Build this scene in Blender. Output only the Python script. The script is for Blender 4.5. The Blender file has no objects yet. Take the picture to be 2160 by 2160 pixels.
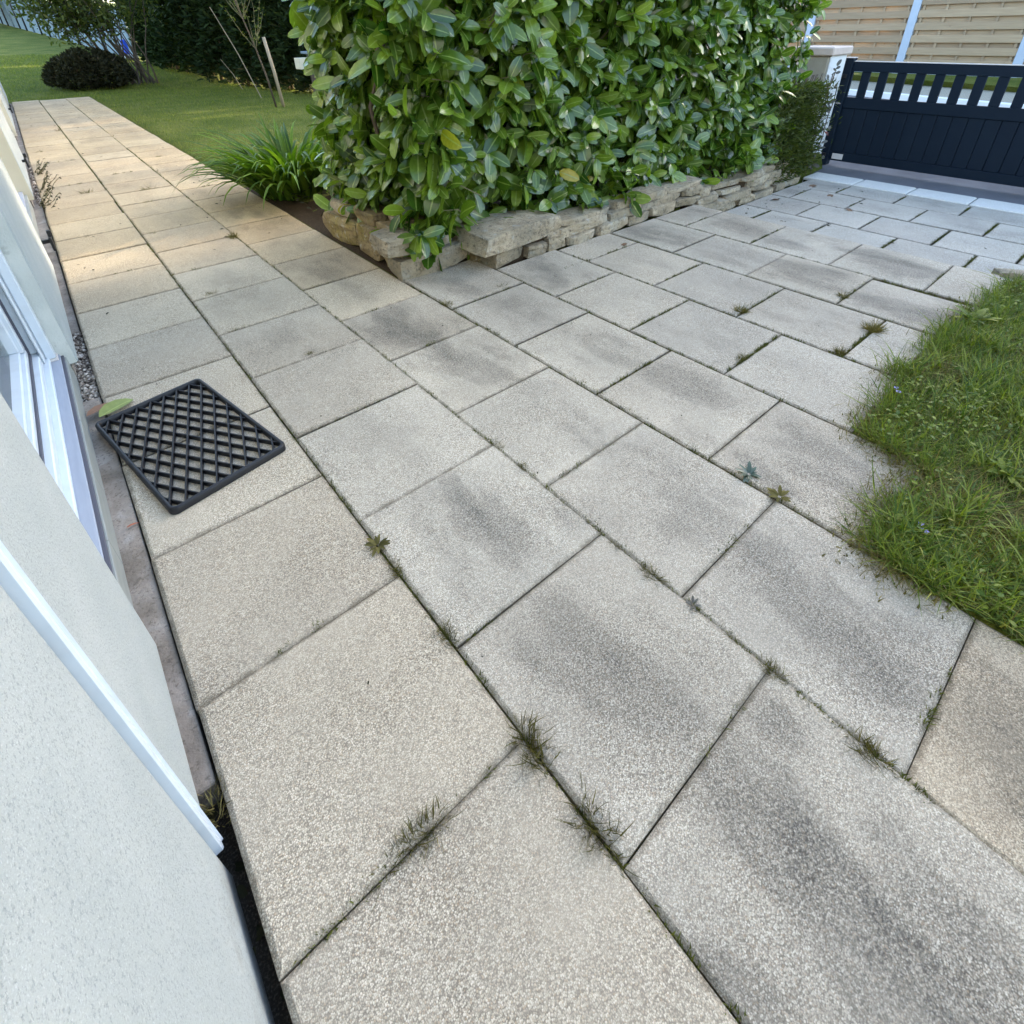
import bpy, math, random
import numpy as np
from mathutils import Vector, Matrix

random.seed(7); rng = np.random.default_rng(7)
scene = bpy.context.scene
COL = scene.collection
R = math.radians

# ------------------------------------------------------------------ camera
def cam_axes(yaw, pit, rol):
    f = np.array([math.sin(yaw)*math.cos(pit), math.cos(yaw)*math.cos(pit), math.sin(pit)])
    r = np.array([math.cos(yaw), -math.sin(yaw), 0.0]); d = np.cross(f, r)
    c, s = math.cos(rol), math.sin(rol)
    return c*r + s*d, -s*r + c*d, f
CAM = Vector((0.1572, 0.7551, 1.2498))
ar, ad, af = cam_axes(0.6924, -0.5302, 0.0217)
cd = bpy.data.cameras.new('camera'); cam = bpy.data.objects.new('camera', cd); COL.objects.link(cam)
M3 = Matrix((ar, -ad, -af)).transposed()
cam.matrix_world = Matrix.Translation(CAM) @ M3.to_4x4()
cd.sensor_width = 36; cd.sensor_fit = 'HORIZONTAL'
cd.lens = 1125.1/2160*36; cd.shift_y = -360/2160; cd.clip_start = 0.02; cd.clip_end = 500
scene.camera = cam
scene.render.resolution_x = scene.render.resolution_y = 1024

# ------------------------------------------------------------------ world, sun, exposure
SUN_EL, SUN_AZ = 19.0, 4.0            # azimuth measured from +x towards +y
w = bpy.data.worlds.new("World"); scene.world = w; w.use_nodes = True
nt = w.node_tree; bg = nt.nodes['Background']
sky = nt.nodes.new('ShaderNodeTexSky'); sky.sky_type = 'NISHITA'; sky.sun_disc = False
sky.sun_elevation = R(SUN_EL); sky.sun_rotation = R(90 - SUN_AZ)
sky.air_density = 1.0; sky.dust_density = 1.5; sky.ozone_density = 0.8
nt.links.new(sky.outputs[0], bg.inputs[0]); bg.inputs[1].default_value = 0.15
sl = bpy.data.lights.new('sun', 'SUN'); sl.energy = 2.0; sl.angle = R(1.2); sl.color = (1.0, 0.83, 0.62)
sun = bpy.data.objects.new('sun', sl); COL.objects.link(sun)
sdir = Vector((math.cos(R(SUN_EL))*math.cos(R(SUN_AZ)), math.cos(R(SUN_EL))*math.sin(R(SUN_AZ)), math.sin(R(SUN_EL))))
sun.rotation_euler = sdir.to_track_quat('Z', 'Y').to_euler(); sun.location = sdir*40
vs = scene.view_settings; vs.view_transform = 'Standard'; vs.look = 'None'; vs.gamma = 1.0; vs.use_curve_mapping = False
vs.exposure = 2.8
scene.cycles.max_bounces = 6; scene.cycles.transparent_max_bounces = 8

# ------------------------------------------------------------------ helpers
def link(o, parent=None):
    COL.objects.link(o)
    if parent is not None: o.parent = parent
    return o
def tag(o, label=None, cat=None, group=None, kind=None):
    if label: o['label'] = label
    if cat: o['category'] = cat
    if group: o['group'] = group
    if kind: o['kind'] = kind
    return o
def empty(name, loc=(0, 0, 0), label=None, cat=None, group=None, kind=None):
    o = bpy.data.objects.new(name, None); link(o); o.location = loc; o.empty_display_size = .05
    return tag(o, label, cat, group, kind)
def mesh(name, V, F, mat=None, smooth=False, col=None):
    me = bpy.data.meshes.new(name)
    V = np.asarray(V, dtype=np.float32).reshape(-1, 3)
    if isinstance(F, np.ndarray):
        n = F.shape[1]; me.vertices.add(len(V)); me.vertices.foreach_set('co', V.ravel())
        me.loops.add(F.size); me.loops.foreach_set('vertex_index', F.astype(np.int32).ravel())
        me.polygons.add(len(F)); me.polygons.foreach_set('loop_start', np.arange(0, F.size, n, dtype=np.int32))
        me.update(calc_edges=True)
    else:
        me.from_pydata(V.tolist(), [], F); me.update()
    if smooth: me.polygons.foreach_set('use_smooth', np.ones(len(me.polygons), dtype=bool))
    if col is not None:
        a = me.attributes.new('lf', 'FLOAT_COLOR', 'POINT')
        c = np.ones((len(V), 4), dtype=np.float32); c[:, :3] = col; a.data.foreach_set('color', c.ravel())
    if mat: me.materials.append(mat)
    return me
def obj(name, me, parent=None, loc=(0, 0, 0), rot=None):
    o = bpy.data.objects.new(name, me); link(o, parent); o.location = loc
    if rot: o.rotation_euler = rot
    return o
class MB:
    def __init__(s): s.V = []; s.F = []
    def box(s, x0, x1, y0, y1, z0, z1, bev=0.0):
        if bev <= 0:
            i = len(s.V)
            s.V += [(x0,y0,z0),(x1,y0,z0),(x1,y1,z0),(x0,y1,z0),(x0,y0,z1),(x1,y0,z1),(x1,y1,z1),(x0,y1,z1)]
            s.F += [[i+a for a in f] for f in ((3,2,1,0),(4,5,6,7),(0,1,5,4),(1,2,6,5),(2,3,7,6),(3,0,4,7))]
            return s
        b = min(bev, (x1-x0)/2.01, (y1-y0)/2.01, (z1-z0)/2.01); i = len(s.V)
        # chamfered box: 24 verts
        idx = {}
        for sx in (0, 1):
            for sy in (0, 1):
                for sz in (0, 1):
                    X, Y, Z = (x0, x1)[sx], (y0, y1)[sy], (z0, z1)[sz]
                    dx, dy, dz = (b, -b)[sx], (b, -b)[sy], (b, -b)[sz]
                    for ax, p in enumerate(((X, Y+dy, Z+dz), (X+dx, Y, Z+dz), (X+dx, Y+dy, Z))):
                        idx[sx, sy, sz, ax] = len(s.V); s.V.append(p)
        g = lambda a, b_, c, ax: idx[a, b_, c, ax]
        s.F += [[g(0,0,0,0),g(0,0,1,0),g(0,1,1,0),g(0,1,0,0)],[g(1,0,0,0),g(1,1,0,0),g(1,1,1,0),g(1,0,1,0)],
                [g(0,0,0,1),g(1,0,0,1),g(1,0,1,1),g(0,0,1,1)],[g(0,1,0,1),g(0,1,1,1),g(1,1,1,1),g(1,1,0,1)],
                [g(0,0,0,2),g(0,1,0,2),g(1,1,0,2),g(1,0,0,2)],[g(0,0,1,2),g(1,0,1,2),g(1,1,1,2),g(0,1,1,2)]]
        for a in (0, 1):
            for c in (0, 1):
                s.F.append([g(a,c,0,0),g(a,c,1,0),g(a,c,1,1),g(a,c,0,1)] if (a+c) % 2 else [g(a,c,0,1),g(a,c,1,1),g(a,c,1,0),g(a,c,0,0)])
                s.F.append([g(a,0,c,0),g(a,1,c,0),g(a,1,c,2),g(a,0,c,2)] if (a+c) % 2 == 0 else [g(a,0,c,2),g(a,1,c,2),g(a,1,c,0),g(a,0,c,0)])
                s.F.append([g(0,a,c,1),g(1,a,c,1),g(1,a,c,2),g(0,a,c,2)] if (a+c) % 2 else [g(0,a,c,2),g(1,a,c,2),g(1,a,c,1),g(0,a,c,1)])
                for d in (0, 1):
                    t = [g(a,c,d,0), g(a,c,d,1), g(a,c,d,2)]
                    s.F.append(t if (a+c+d) % 2 == 1 else t[::-1])
        return s
    def tube(s, pts, rads, n=6, cap=True):
        pts = [Vector(p) for p in pts]; i0 = len(s.V)
        for k, p in enumerate(pts):
            t = (pts[min(k+1, len(pts)-1)] - pts[max(k-1, 0)]).normalized()
            u = t.orthogonal().normalized() if abs(t.z) < .95 else Vector((1, 0, 0))
            u = (u - t*u.dot(t)).normalized() if k == 0 else (pu - t*pu.dot(t)).normalized()
            pu = u; v = t.cross(u); r = rads[k] if hasattr(rads, '__len__') else rads
            for j in range(n):
                a = 2*math.pi*j/n; s.V.append(tuple(p + u*math.cos(a)*r + v*math.sin(a)*r))
        for k in range(len(pts)-1):
            for j in range(n):
                a = i0+k*n+j; b = i0+k*n+(j+1) % n; s.F.append([a, b, b+n, a+n])
        if cap:
            s.F.append([i0+j for j in range(n)][::-1]); s.F.append([i0+(len(pts)-1)*n+j for j in range(n)])
        return s
    def mesh(s, name, mat, smooth=False): return mesh(name, s.V, s.F, mat, smooth)
    def obj(s, name, mat, parent=None, smooth=False): return obj(name, s.mesh(name, mat, smooth), parent)
def recenter(o):
    me = o.data; n = len(me.vertices); a = np.empty(n*3, dtype=np.float32); me.vertices.foreach_get('co', a)
    a = a.reshape(-1, 3); c = (a.min(0)+a.max(0))/2; a -= c; me.vertices.foreach_set('co', a.ravel()); me.update(); o.location = c.tolist(); return o

# ------------------------------------------------------------------ materials
def mat(name, base=(.5, .5, .5), rough=.8, spec=.3, metal=0.0):
    m = bpy.data.materials.new(name); m.use_nodes = True
    b = m.node_tree.nodes['Principled BSDF']
    b.inputs['Base Color'].default_value = (*base, 1); b.inputs['Roughness'].default_value = rough
    b.inputs['Specular IOR Level'].default_value = spec; b.inputs['Metallic'].default_value = metal
    return m, m.node_tree, b
class N:
    def __init__(s, t): s.t = t
    def n(s, kind, **kw):
        x = s.t.nodes.new('ShaderNode'+kind)
        for k, v in kw.items(): setattr(x, k, v)
        return x
    def l(s, a, b): s.t.links.new(a, b)
    def set(s, sock, v):
        if hasattr(v, 'is_linked') or isinstance(v, bpy.types.NodeSocket): s.l(v, sock)
        else: sock.default_value = v
    def pos(s): return s.n('NewGeometry').outputs['Position']
    def noise(s, vec, scale, detail=3, rough=.55, dist=0.0, out='Fac'):
        x = s.n('TexNoise'); x.inputs['Scale'].default_value = scale; x.inputs['Detail'].default_value = detail
        x.inputs['Roughness'].default_value = rough; x.inputs['Distortion'].default_value = dist; s.l(vec, x.inputs['Vector']); return x.outputs[out]
    def vor(s, vec, scale, out='Distance', feature='F1', rnd=1.0):
        x = s.n('TexVoronoi', feature=feature); x.inputs['Scale'].default_value = scale; x.inputs['Randomness'].default_value = rnd
        s.l(vec, x.inputs['Vector']); return x.outputs[out]
    def ramp(s, fac, stops, interp='LINEAR'):
        x = s.n('ValToRGB'); cr = x.color_ramp; cr.interpolation = interp
        while len(cr.elements) < len(stops): cr.elements.new(.5)
        for e, (p, c) in zip(cr.elements, stops):
            e.position = p; e.color = (c, c, c, 1) if not hasattr(c, '__len__') else (*c, 1)
        s.l(fac, x.inputs[0]); return x.outputs[0]
    def mix(s, fac, a, b, mode='MIX'):
        x = s.n('Mix', data_type='RGBA', blend_type=mode); s.set(x.inputs[0], fac)
        for sock, v in ((x.inputs[6], a), (x.inputs[7], b)):
            if isinstance(v, bpy.types.NodeSocket): s.l(v, sock)
            else: sock.default_value = (*v, 1) if hasattr(v, '__len__') else (v, v, v, 1)
        return x.outputs[2]
    def math(s, op, a, b=0.0, clamp=False):
        x = s.n('Math', operation=op); x.use_clamp = clamp; s.set(x.inputs[0], a); s.set(x.inputs[1], b); return x.outputs[0]
    def smooth(s, x, a, b):
        m = s.n('MapRange', interpolation_type='SMOOTHSTEP'); s.l(x, m.inputs[0]); m.inputs[1].default_value = a; m.inputs[2].default_value = b; return m.outputs[0]
    def bump(s, h, bsdf, strength=.5, dist=.002):
        x = s.n('Bump'); x.inputs['Strength'].default_value = strength; x.inputs['Distance'].default_value = dist
        s.l(h, x.inputs['Height']); s.l(x.outputs[0], bsdf.inputs['Normal'])
    def scalev(s, vec, sc):
        x = s.n('VectorMath', operation='MULTIPLY'); s.l(vec, x.inputs[0]); x.inputs[1].default_value = sc; return x.outputs[0]

def slab_material(name, hue_a, hue_b):
    m, t, b = mat(name, rough=.85, spec=.25); g = N(t); P = g.pos()
    wob = g.n('VectorMath', operation='ADD'); g.l(P, wob.inputs[0]); g.l(g.scalev(g.noise(P, 260, 1, out='Color'), (.0016, .0016, .0016)), wob.inputs[1]); Pw = wob.outputs[0]
    SC = 385
    col = g.vor(Pw, SC, 'Color'); sep = g.n('SeparateColor'); g.l(col, sep.inputs[0])
    dist = g.vor(Pw, SC)
    peb = g.ramp(sep.outputs[0], [(0, (.18, .17, .155)), (.2, (.32, .30, .27)), (.42, (.45, .42, .375)), (.7, (.54, .52, .475)), (1, (.73, .71, .67))])
    peb = g.mix(g.ramp(sep.outputs[1], [(.86, 0), (.93, .55)]), peb, (.40, .30, .21))
    gap = g.ramp(dist, [(.45, 0.0), (.80, .9)])
    c = g.mix(gap, peb, hue_b)
    # worn and cemented areas where the pebbles stand out less
    wear = g.ramp(g.noise(P, 3.4, 5, .6), [(.38, .08), (.68, .6)]); c = g.mix(wear, c, (.44, .42, .385))
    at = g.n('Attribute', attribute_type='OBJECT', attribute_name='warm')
    c = g.mix(at.outputs['Fac'], c, g.mix(1.0, c, (1.14, .955, .69), 'MULTIPLY'))  # per-slab warmth: beige tone plus sun glow painted along the path
    c = g.mix(1.0, c, g.ramp(g.noise(P, 1.3, 4), [(.3, .86), (.7, 1.1)]), 'MULTIPLY')
    tc = g.n('TexCoord'); mp = g.n('VectorMath', operation='SUBTRACT'); g.l(tc.outputs['Generated'], mp.inputs[0]); mp.inputs[1].default_value = (.5, .5, 0)
    sx = g.n('SeparateXYZ'); g.l(g.scalev(mp.outputs[0], (2, 2, 0)), sx.inputs[0])
    ax = g.math('ABSOLUTE', sx.outputs[0]); ay = g.math('ABSOLUTE', sx.outputs[1])
    # grime: streaks drawn out along the walking line, rough at every scale, thinning out towards the long joints
    st1 = g.noise(g.scalev(P, (1.0, .42, 1)), 4.6, 5, .55, .25); st2 = g.noise(g.scalev(P, (1.0, .6, 1)), 15, 4, .55)
    f = g.math('ADD', g.math('MULTIPLY', st1, 1.6), g.math('MULTIPLY', st2, .4))
    f = g.math('SUBTRACT', f, g.math('MULTIPLY', g.math('POWER', ax, 2.0), .42)); f = g.math('SUBTRACT', f, g.math('MULTIPLY', g.math('POWER', ay, 4.0), .18))
    sa = g.n('Attribute', attribute_type='OBJECT', attribute_name='stain_shade')
    f = g.math('ADD', f, g.math('MULTIPLY', g.math('SUBTRACT', sa.outputs['Fac'], .5), .32))
    fac = g.ramp(g.math('MULTIPLY', f, .5), [(.34, 0.0), (.48, .28), (.58, .7), (.70, 1.0)], 'EASE')
    fac = g.math('MULTIPLY', fac, g.math('MULTIPLY', g.math('MINIMUM', sa.outputs['Fac'], 1.0), g.ramp(g.noise(P, 190, 2), [(.33, .45), (.62, 1.0)])))
    c = g.mix(fac, c, g.mix(1.0, c, (.27, .28, .295), 'MULTIPLY'))
    # dirt gathered along the edges
    ed = g.math('MAXIMUM', ax, ay); ed = g.math('ADD', ed, g.math('MULTIPLY', g.math('SUBTRACT', g.noise(P, 26, 5, .7), .5), .16))
    c = g.mix(g.ramp(ed, [(.95, 0), (1.01, .62)]), c, (.085, .075, .055))
    dots = g.ramp(g.vor(P, 11), [(.02, 1.0), (.045, 0.0)]); c = g.mix(g.math('MULTIPLY', dots, .6), c, (.07, .06, .05))
    oi = g.n('ObjectInfo'); tone = g.ramp(oi.outputs['Random'], [(0, (.90, .89, .87)), (.5, (1.0, .985, .95)), (1, (1.06, 1.06, 1.04))])
    c = g.mix(1.0, c, tone, 'MULTIPLY'); c = g.mix(1.0, c, hue_a, 'MULTIPLY')
    g.l(c, b.inputs['Base Color']); g.bump(g.math('SUBTRACT', 1.0, dist), b, .5, .002)
    return m
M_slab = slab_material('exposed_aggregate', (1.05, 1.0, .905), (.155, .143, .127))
M_slabL = slab_material('driveway_aggregate', (1.02, 1.0, .95), (.19, .182, .168))

m, t, b = mat('kerb_stone', rough=.85); g = N(t); P = g.pos()
c = g.mix(g.noise(P, 9, 4), (.62, .59, .52), (.80, .77, .70)); c = g.mix(g.ramp(g.noise(P, 160, 2), [(.4, .7), (.6, 0)]), c, (.5, .47, .42)); g.l(c, b.inputs['Base Color']); M_kerb = m  # pale tone stands in for a strip of sunlight along the kerb

def soil_material(name, a, bcol, moss=None):
    m, t, b = mat(name, rough=.95, spec=.1); g = N(t); P = g.pos()
    c = g.mix(g.noise(P, 60, 4), a, bcol)
    c = g.mix(g.ramp(g.noise(P, 240, 2), [(.5, 0), (.7, .7)]), c, tuple(x*2.2 for x in bcol))
    if moss: c = g.mix(g.ramp(g.noise(P, 3.2, 4), [(.48, 0), (.6, .85)]), c, moss)
    g.l(c, b.inputs['Base Color']); g.bump(g.noise(P, 90, 4), b, .8, .01); return m
M_bed = soil_material('joint_soil', (.018, .015, .012), (.035, .03, .022), (.045, .055, .018))
M_soil = soil_material('garden_soil', (.030, .020, .012), (.062, .043, .026))

m, t, b = mat('stucco', rough=.9, spec=.2); g = N(t); P = g.pos()
n1 = g.noise(P, 380, 3, .6); n2 = g.noise(P, 5, 3)
c = g.mix(g.ramp(n2, [(.3, 0), (.7, 1)]), (.365, .395, .383), (.42, .445, .43))
pit = g.ramp(g.noise(P, 240, 3, .65), [(.33, 1.0), (.45, 0.0)])
c = g.mix(g.math('MULTIPLY', pit, .6), c, (.24, .265, .265)); c = g.mix(g.ramp(g.noise(P, 420, 2), [(.58, 0), (.72, .5)]), c, (.6, .63, .62))
szz = g.n('SeparateXYZ'); g.l(P, szz.inputs[0]); spl = g.math('SUBTRACT', g.noise(P, 16, 5, .7), g.math('MULTIPLY', szz.outputs[2], 2.2)); c = g.mix(g.ramp(spl, [(.38, 0), (.7, .5)]), c, (.26, .24, .20)); g.l(c, b.inputs['Base Color'])
hgt = g.math('SUBTRACT', n1, g.math('MULTIPLY', pit, .6)); g.bump(hgt, b, .45, .003); M_stucco = m
m, t, b = mat('stucco_jamb', rough=.9, spec=.2); g = N(t); P = g.pos()
c = g.mix(g.ramp(g.noise(P, 6, 4), [(.35, 0), (.7, 1)]), (.50, .52, .48), (.62, .63, .58)); c = g.mix(g.ramp(g.noise(P, 30, 4), [(.6, 0), (.7, .5)]), c, (.3, .31, .28)); g.l(c, b.inputs['Base Color'])
g.bump(g.noise(P, 120, 3), b, .4, .004); M_jamb = m
m, t, b = mat('cream_jamb', rough=.85); g = N(t); P = g.pos()
g.l(g.mix(g.noise(P, 7, 3), (.62, .55, .40), (.72, .65, .49)), b.inputs['Base Color']); M_cream = m
m, t, b = mat('white_pvc', (.78, .84, .88), .35, .5); g = N(t); P = g.pos()
c = g.mix(g.ramp(g.noise(P, 14, 4), [(.45, 0), (.75, .45)]), (.60, .655, .70), (.47, .50, .52)); g.l(c, b.inputs['Base Color']); M_pvc = m
m, t, b = mat('sill_metal', rough=.55); g = N(t); P = g.pos()
c = g.mix(g.noise(g.scalev(P, (8, 1, 8)), 9, 4), (.27, .30, .36), (.38, .41, .47)); g.l(c, b.inputs['Base Color']); M_sill = m
m, t, b = mat('plinth_tile', rough=.6); g = N(t); P = g.pos()
c = g.mix(g.noise(g.scalev(P, (6, 1, 6)), 8, 5), (.22, .235, .22), (.33, .345, .32)); g.l(c, b.inputs['Base Color']); M_tile = m
M_rubberseal = mat('rubber_seal', (.09, .09, .11), .6)[0]
M_dark = mat('dark_metal', (.012, .012, .014), .5, .4)[0]
m, t, b = mat('curtain', rough=.9); g = N(t); P = g.pos()
g.l(g.mix(g.noise(g.scalev(P, (1, 9, .6)), 3, 3), (.30, .33, .27), (.46, .49, .42)), b.inputs['Base Color']); M_curtain = m
m, t, b = mat('pane_glass', rough=.03); g = N(t)
t.nodes.remove(b); gl = g.n('BsdfGlossy'); gl.inputs['Roughness'].default_value = .03; tr = g.n('BsdfTransparent'); tr.inputs[0].default_value = (.86, .92, .89, 1)
fr = g.n('Fresnel'); fr.inputs[0].default_value = 1.5; mx = g.n('MixShader'); g.l(fr.outputs[0], mx.inputs[0]); g.l(tr.outputs[0], mx.inputs[1]); g.l(gl.outputs[0], mx.inputs[2])
g.l(mx.outputs[0], t.nodes['Material Output'].inputs[0]); M_glass = m
m, t, b = mat('strip_concrete', rough=.9); g = N(t); P = g.pos()
c = g.mix(g.ramp(g.noise(P, 9, 5), [(.3, 0), (.65, 1)]), (.16, .13, .10), (.31, .265, .22)); c = g.mix(g.ramp(g.noise(P, 5, 4, .6, 1.2), [(.55, 0), (.68, .6)]), c, (.36, .335, .30))
c = g.mix(g.ramp(g.noise(P, 120, 2), [(.55, 0), (.7, .6)]), c, (.08, .065, .05)); g.l(c, b.inputs['Base Color']); g.bump(g.noise(P, 70, 5), b, .6, .006); M_conc = m

def stone_material(name, a, bc, lich):
    m, t, b = mat(name, rough=.9, spec=.2); g = N(t); P = g.pos(); oi = g.n('ObjectInfo')
    c = g.mix(g.ramp(g.noise(P, 9, 6, .65), [(.3, 0), (.7, 1)]), a, bc)
    c = g.mix(g.ramp(g.noise(P, 5, 5, .6, .6), [(.5, 0), (.66, .8)]), c, lich)
    c = g.mix(g.ramp(g.noise(P, 38, 6, .75), [(.32, .85), (.5, 0)]), c, (.075, .06, .045)); c = g.mix(g.ramp(g.noise(P, 17, 4, .6), [(.6, 0), (.68, .6)]), c, (.46, .46, .42)); c = g.mix(g.ramp(g.noise(P, 3, 4), [(.5, 0), (.7, .5)]), c, (.12, .12, .10))
    c = g.mix(1.0, c, g.ramp(oi.outputs['Random'], [(0, (.78, .76, .72)), (1, (1.15, 1.12, 1.08))]), 'MULTIPLY')
    g.l(c, b.inputs['Base Color']); g.bump(g.math('ADD', g.noise(P, 55, 7, .75), g.math('MULTIPLY', g.noise(g.scalev(P, (1, 1, 6)), 14, 4, .6), .8)), b, 1.0, .014); return m
M_stone = stone_material('dry_stone', (.33, .27, .18), (.54, .46, .34), (.40, .37, .30))
M_stoneO = stone_material('ochre_stone', (.26, .19, .10), (.38, .30, .17), (.30, .24, .07))

def leaf_material(name, dark, light, vein, rough=.32, spec=.5, trans=.25, warm=(.22, .26, .03)):
    m, t, b = mat(name, rough=rough, spec=spec); g = N(t)
    a = g.n('Attribute', attribute_type='GEOMETRY', attribute_name='lf'); sp = g.n('SeparateColor'); g.l(a.outputs['Color'], sp.inputs[0])
    oi = g.n('ObjectInfo'); tint = g.math('FRACT', g.math('ADD', sp.outputs[0], oi.outputs['Random']))
    c = g.ramp(tint, [(0, dark), (.55, tuple((x+y)/2 for x, y in zip(dark, light))), (.86, light), (.965, light), (1, warm)])
    c = g.mix(g.ramp(sp.outputs[1], [(.86, 0), (.97, .75)]), c, vein)
    P = g.pos(); c = g.mix(g.ramp(g.noise(P, 55, 3), [(.35, .25), (.7, 0)]), c, tuple(x*.4 for x in dark))
    g.l(c, b.inputs['Base Color'])
    if trans > 0:
        tb = g.n('BsdfTranslucent'); g.l(g.mix(1.0, c, (1.5, 1.7, .5), 'MULTIPLY'), tb.inputs[0]); mx = g.n('MixShader'); mx.inputs[0].default_value = trans
        g.l(b.outputs[0], mx.inputs[1]); g.l(tb.outputs[0], mx.inputs[2]); g.l(mx.outputs[0], t.nodes['Material Output'].inputs[0])
    return m
M_laurel = leaf_material('laurel_leaf', (.030, .086, .010), (.225, .325, .036), (.33, .43, .12), .22, .8, .28, (.42, .33, .02))
M_lily = leaf_material('lily_leaf', (.045, .10, .010), (.17, .27, .028), (.08, .15, .02), .5, .2, .3, (.10, .22, .02))
M_grass = leaf_material('grass_blade', (.05, .105, .012), (.23, .275, .035), (.14, .2, .03), .5, .3, .32, (.36, .33, .07))
M_dry = leaf_material('dry_grass', (.11, .095, .03), (.26, .21, .085), (.2, .17, .08), .7, .15, .2, (.3, .25, .12))
M_weed = leaf_material('weed_leaf', (.075, .068, .024), (.18, .155, .055), (.16, .14, .06), .8, .1, .22, (.27, .20, .09))
M_thuja = leaf_material('conifer_spray', (.010, .022, .007), (.035, .055, .013), (.02, .035, .01), .75, .15, .12, (.065, .055, .018))
M_bush = leaf_material('bush_leaf', (.016, .018, .007), (.045, .040, .014), (.03, .03, .01), .7, .2, .1, (.07, .04, .02))
M_olive = leaf_material('shrub_leaf', (.035, .055, .012), (.11, .13, .025), (.08, .1, .03), .55, .25, .3, (.16, .15, .03))
M_red = leaf_material('rose_leaf', (.06, .06, .05), (.20, .19, .18), (.08, .05, .04), .5, .3, .15, (.28, .03, .03))
m, t, b = mat('bark', rough=.9); g = N(t); P = g.pos(); g.l(g.mix(g.noise(g.scalev(P, (1, 1, .2)), 60, 4), (.05, .035, .022), (.16, .12, .085)), b.inputs['Base Color']); M_bark = m
M_twig = mat('twig', (.14, .13, .06), .8)[0]
m, t, b = mat('stake_wood', rough=.8); g = N(t); P = g.pos(); g.l(g.mix(g.noise(g.scalev(P, (1, 1, .1)), 80, 3), (.26, .20, .13), (.45, .37, .26)), b.inputs['Base Color']); M_stake = m

m, t, b = mat('lawn_ground', rough=.95, spec=.1); g = N(t); P = g.pos()
c = g.mix(g.ramp(g.noise(P, 1.3, 5), [(.35, 0), (.65, 1)]), (.11, .14, .02), (.22, .22, .05))
c = g.mix(g.ramp(g.noise(P, 90, 3), [(.4, .6), (.6, 0)]), c, (.022, .045, .010)); g.l(c, b.inputs['Base Color']); g.bump(g.noise(P, 70, 3), b, .9, .03); M_lawn = m
m, t, b = mat('gravel', rough=.85); g = N(t); oi = g.n('Attribute', attribute_type='GEOMETRY', attribute_name='lf'); sp = g.n('SeparateColor'); g.l(oi.outputs['Color'], sp.inputs[0])
g.l(g.ramp(sp.outputs[0], [(0, (.09, .07, .055)), (.6, (.30, .25, .20)), (1, (.62, .55, .47))]), b.inputs['Base Color']); M_gravel = m
m, t, b = mat('asphalt', rough=.9, spec=.2); g = N(t); P = g.pos()
c = g.mix(g.noise(P, 190, 2), (.10, .10, .11), (.20, .195, .205)); c = g.mix(1.0, c, g.ramp(g.noise(P, 2.5, 4), [(.3, .8), (.7, 1.15)]), 'MULTIPLY'); g.l(c, b.inputs['Base Color']); g.bump(g.noise(P, 200, 2), b, .6, .004); M_asph = m
M_white = mat('white_kerb_paint', (.78, .78, .76), .7)[0]
M_verge = soil_material('verge_gravel', (.24, .22, .17), (.34, .31, .25))
m, t, b = mat('gate_paint', (.012, .020, .034), .55, .18); g = N(t); P = g.pos(); g.l(g.mix(g.noise(P, 5, 3), (.005, .011, .021), (.008, .017, .029)), b.inputs['Base Color']); M_gate = m
M_cap = mat('gate_top_cap', (.62, .58, .55), .5)[0]
m, t, b = mat('fence_wood', rough=.8); g = N(t); P = g.pos(); oi = g.n('ObjectInfo')
c = g.mix(g.noise(g.scalev(P, (1, .06, 1)), 50, 4), (.26, .185, .115), (.44, .34, .235)); c = g.mix(g.ramp(g.vor(g.scalev(P, (1, .5, 1)), 5), [(.02, .8), (.06, 0)]), c, (.16, .09, .05))
c = g.mix(1.0, c, g.ramp(oi.outputs['Random'], [(0, (.82, .80, .76)), (1, (1.1, 1.08, 1.02))]), 'MULTIPLY'); g.l(c, b.inputs['Base Color']); M_wood = m
m, t, b = mat('grey_post', rough=.6); g = N(t); P = g.pos(); g.l(g.mix(g.noise(P, 6, 3), (.36, .42, .50), (.46, .52, .60)), b.inputs['Base Color']); M_post = m
m, t, b = mat('concrete_panel', rough=.85); g = N(t); P = g.pos(); g.l(g.mix(g.noise(P, 3, 4), (.13, .18, .21), (.22, .27, .31)), b.inputs['Base Color']); M_panel = m
M_rub = mat('black_rubber', (.012, .012, .014), .5, .4)[0]
m, t, b = mat('pillar_render', rough=.9); g = N(t); P = g.pos(); c = g.mix(g.noise(P, 14, 5), (.30, .26, .20), (.45, .40, .32)); g.l(c, b.inputs['Base Color']); g.bump(g.noise(P, 50, 4), b, .6, .01); M_pill = m
m, t, b = mat('white_paint_worn', rough=.8); g = N(t); P = g.pos(); g.l(g.mix(g.ramp(g.noise(P, 9, 5), [(.55, 0), (.72, .8)]), (.74, .74, .73), (.50, .46, .41)), b.inputs['Base Color']); M_wpaint = m
m, t, b = mat('coping', rough=.8); g = N(t); P = g.pos(); g.l(g.mix(g.noise(P, 18, 4), (.50, .40, .34), (.66, .55, .48)), b.inputs['Base Color']); M_cope = m

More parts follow.
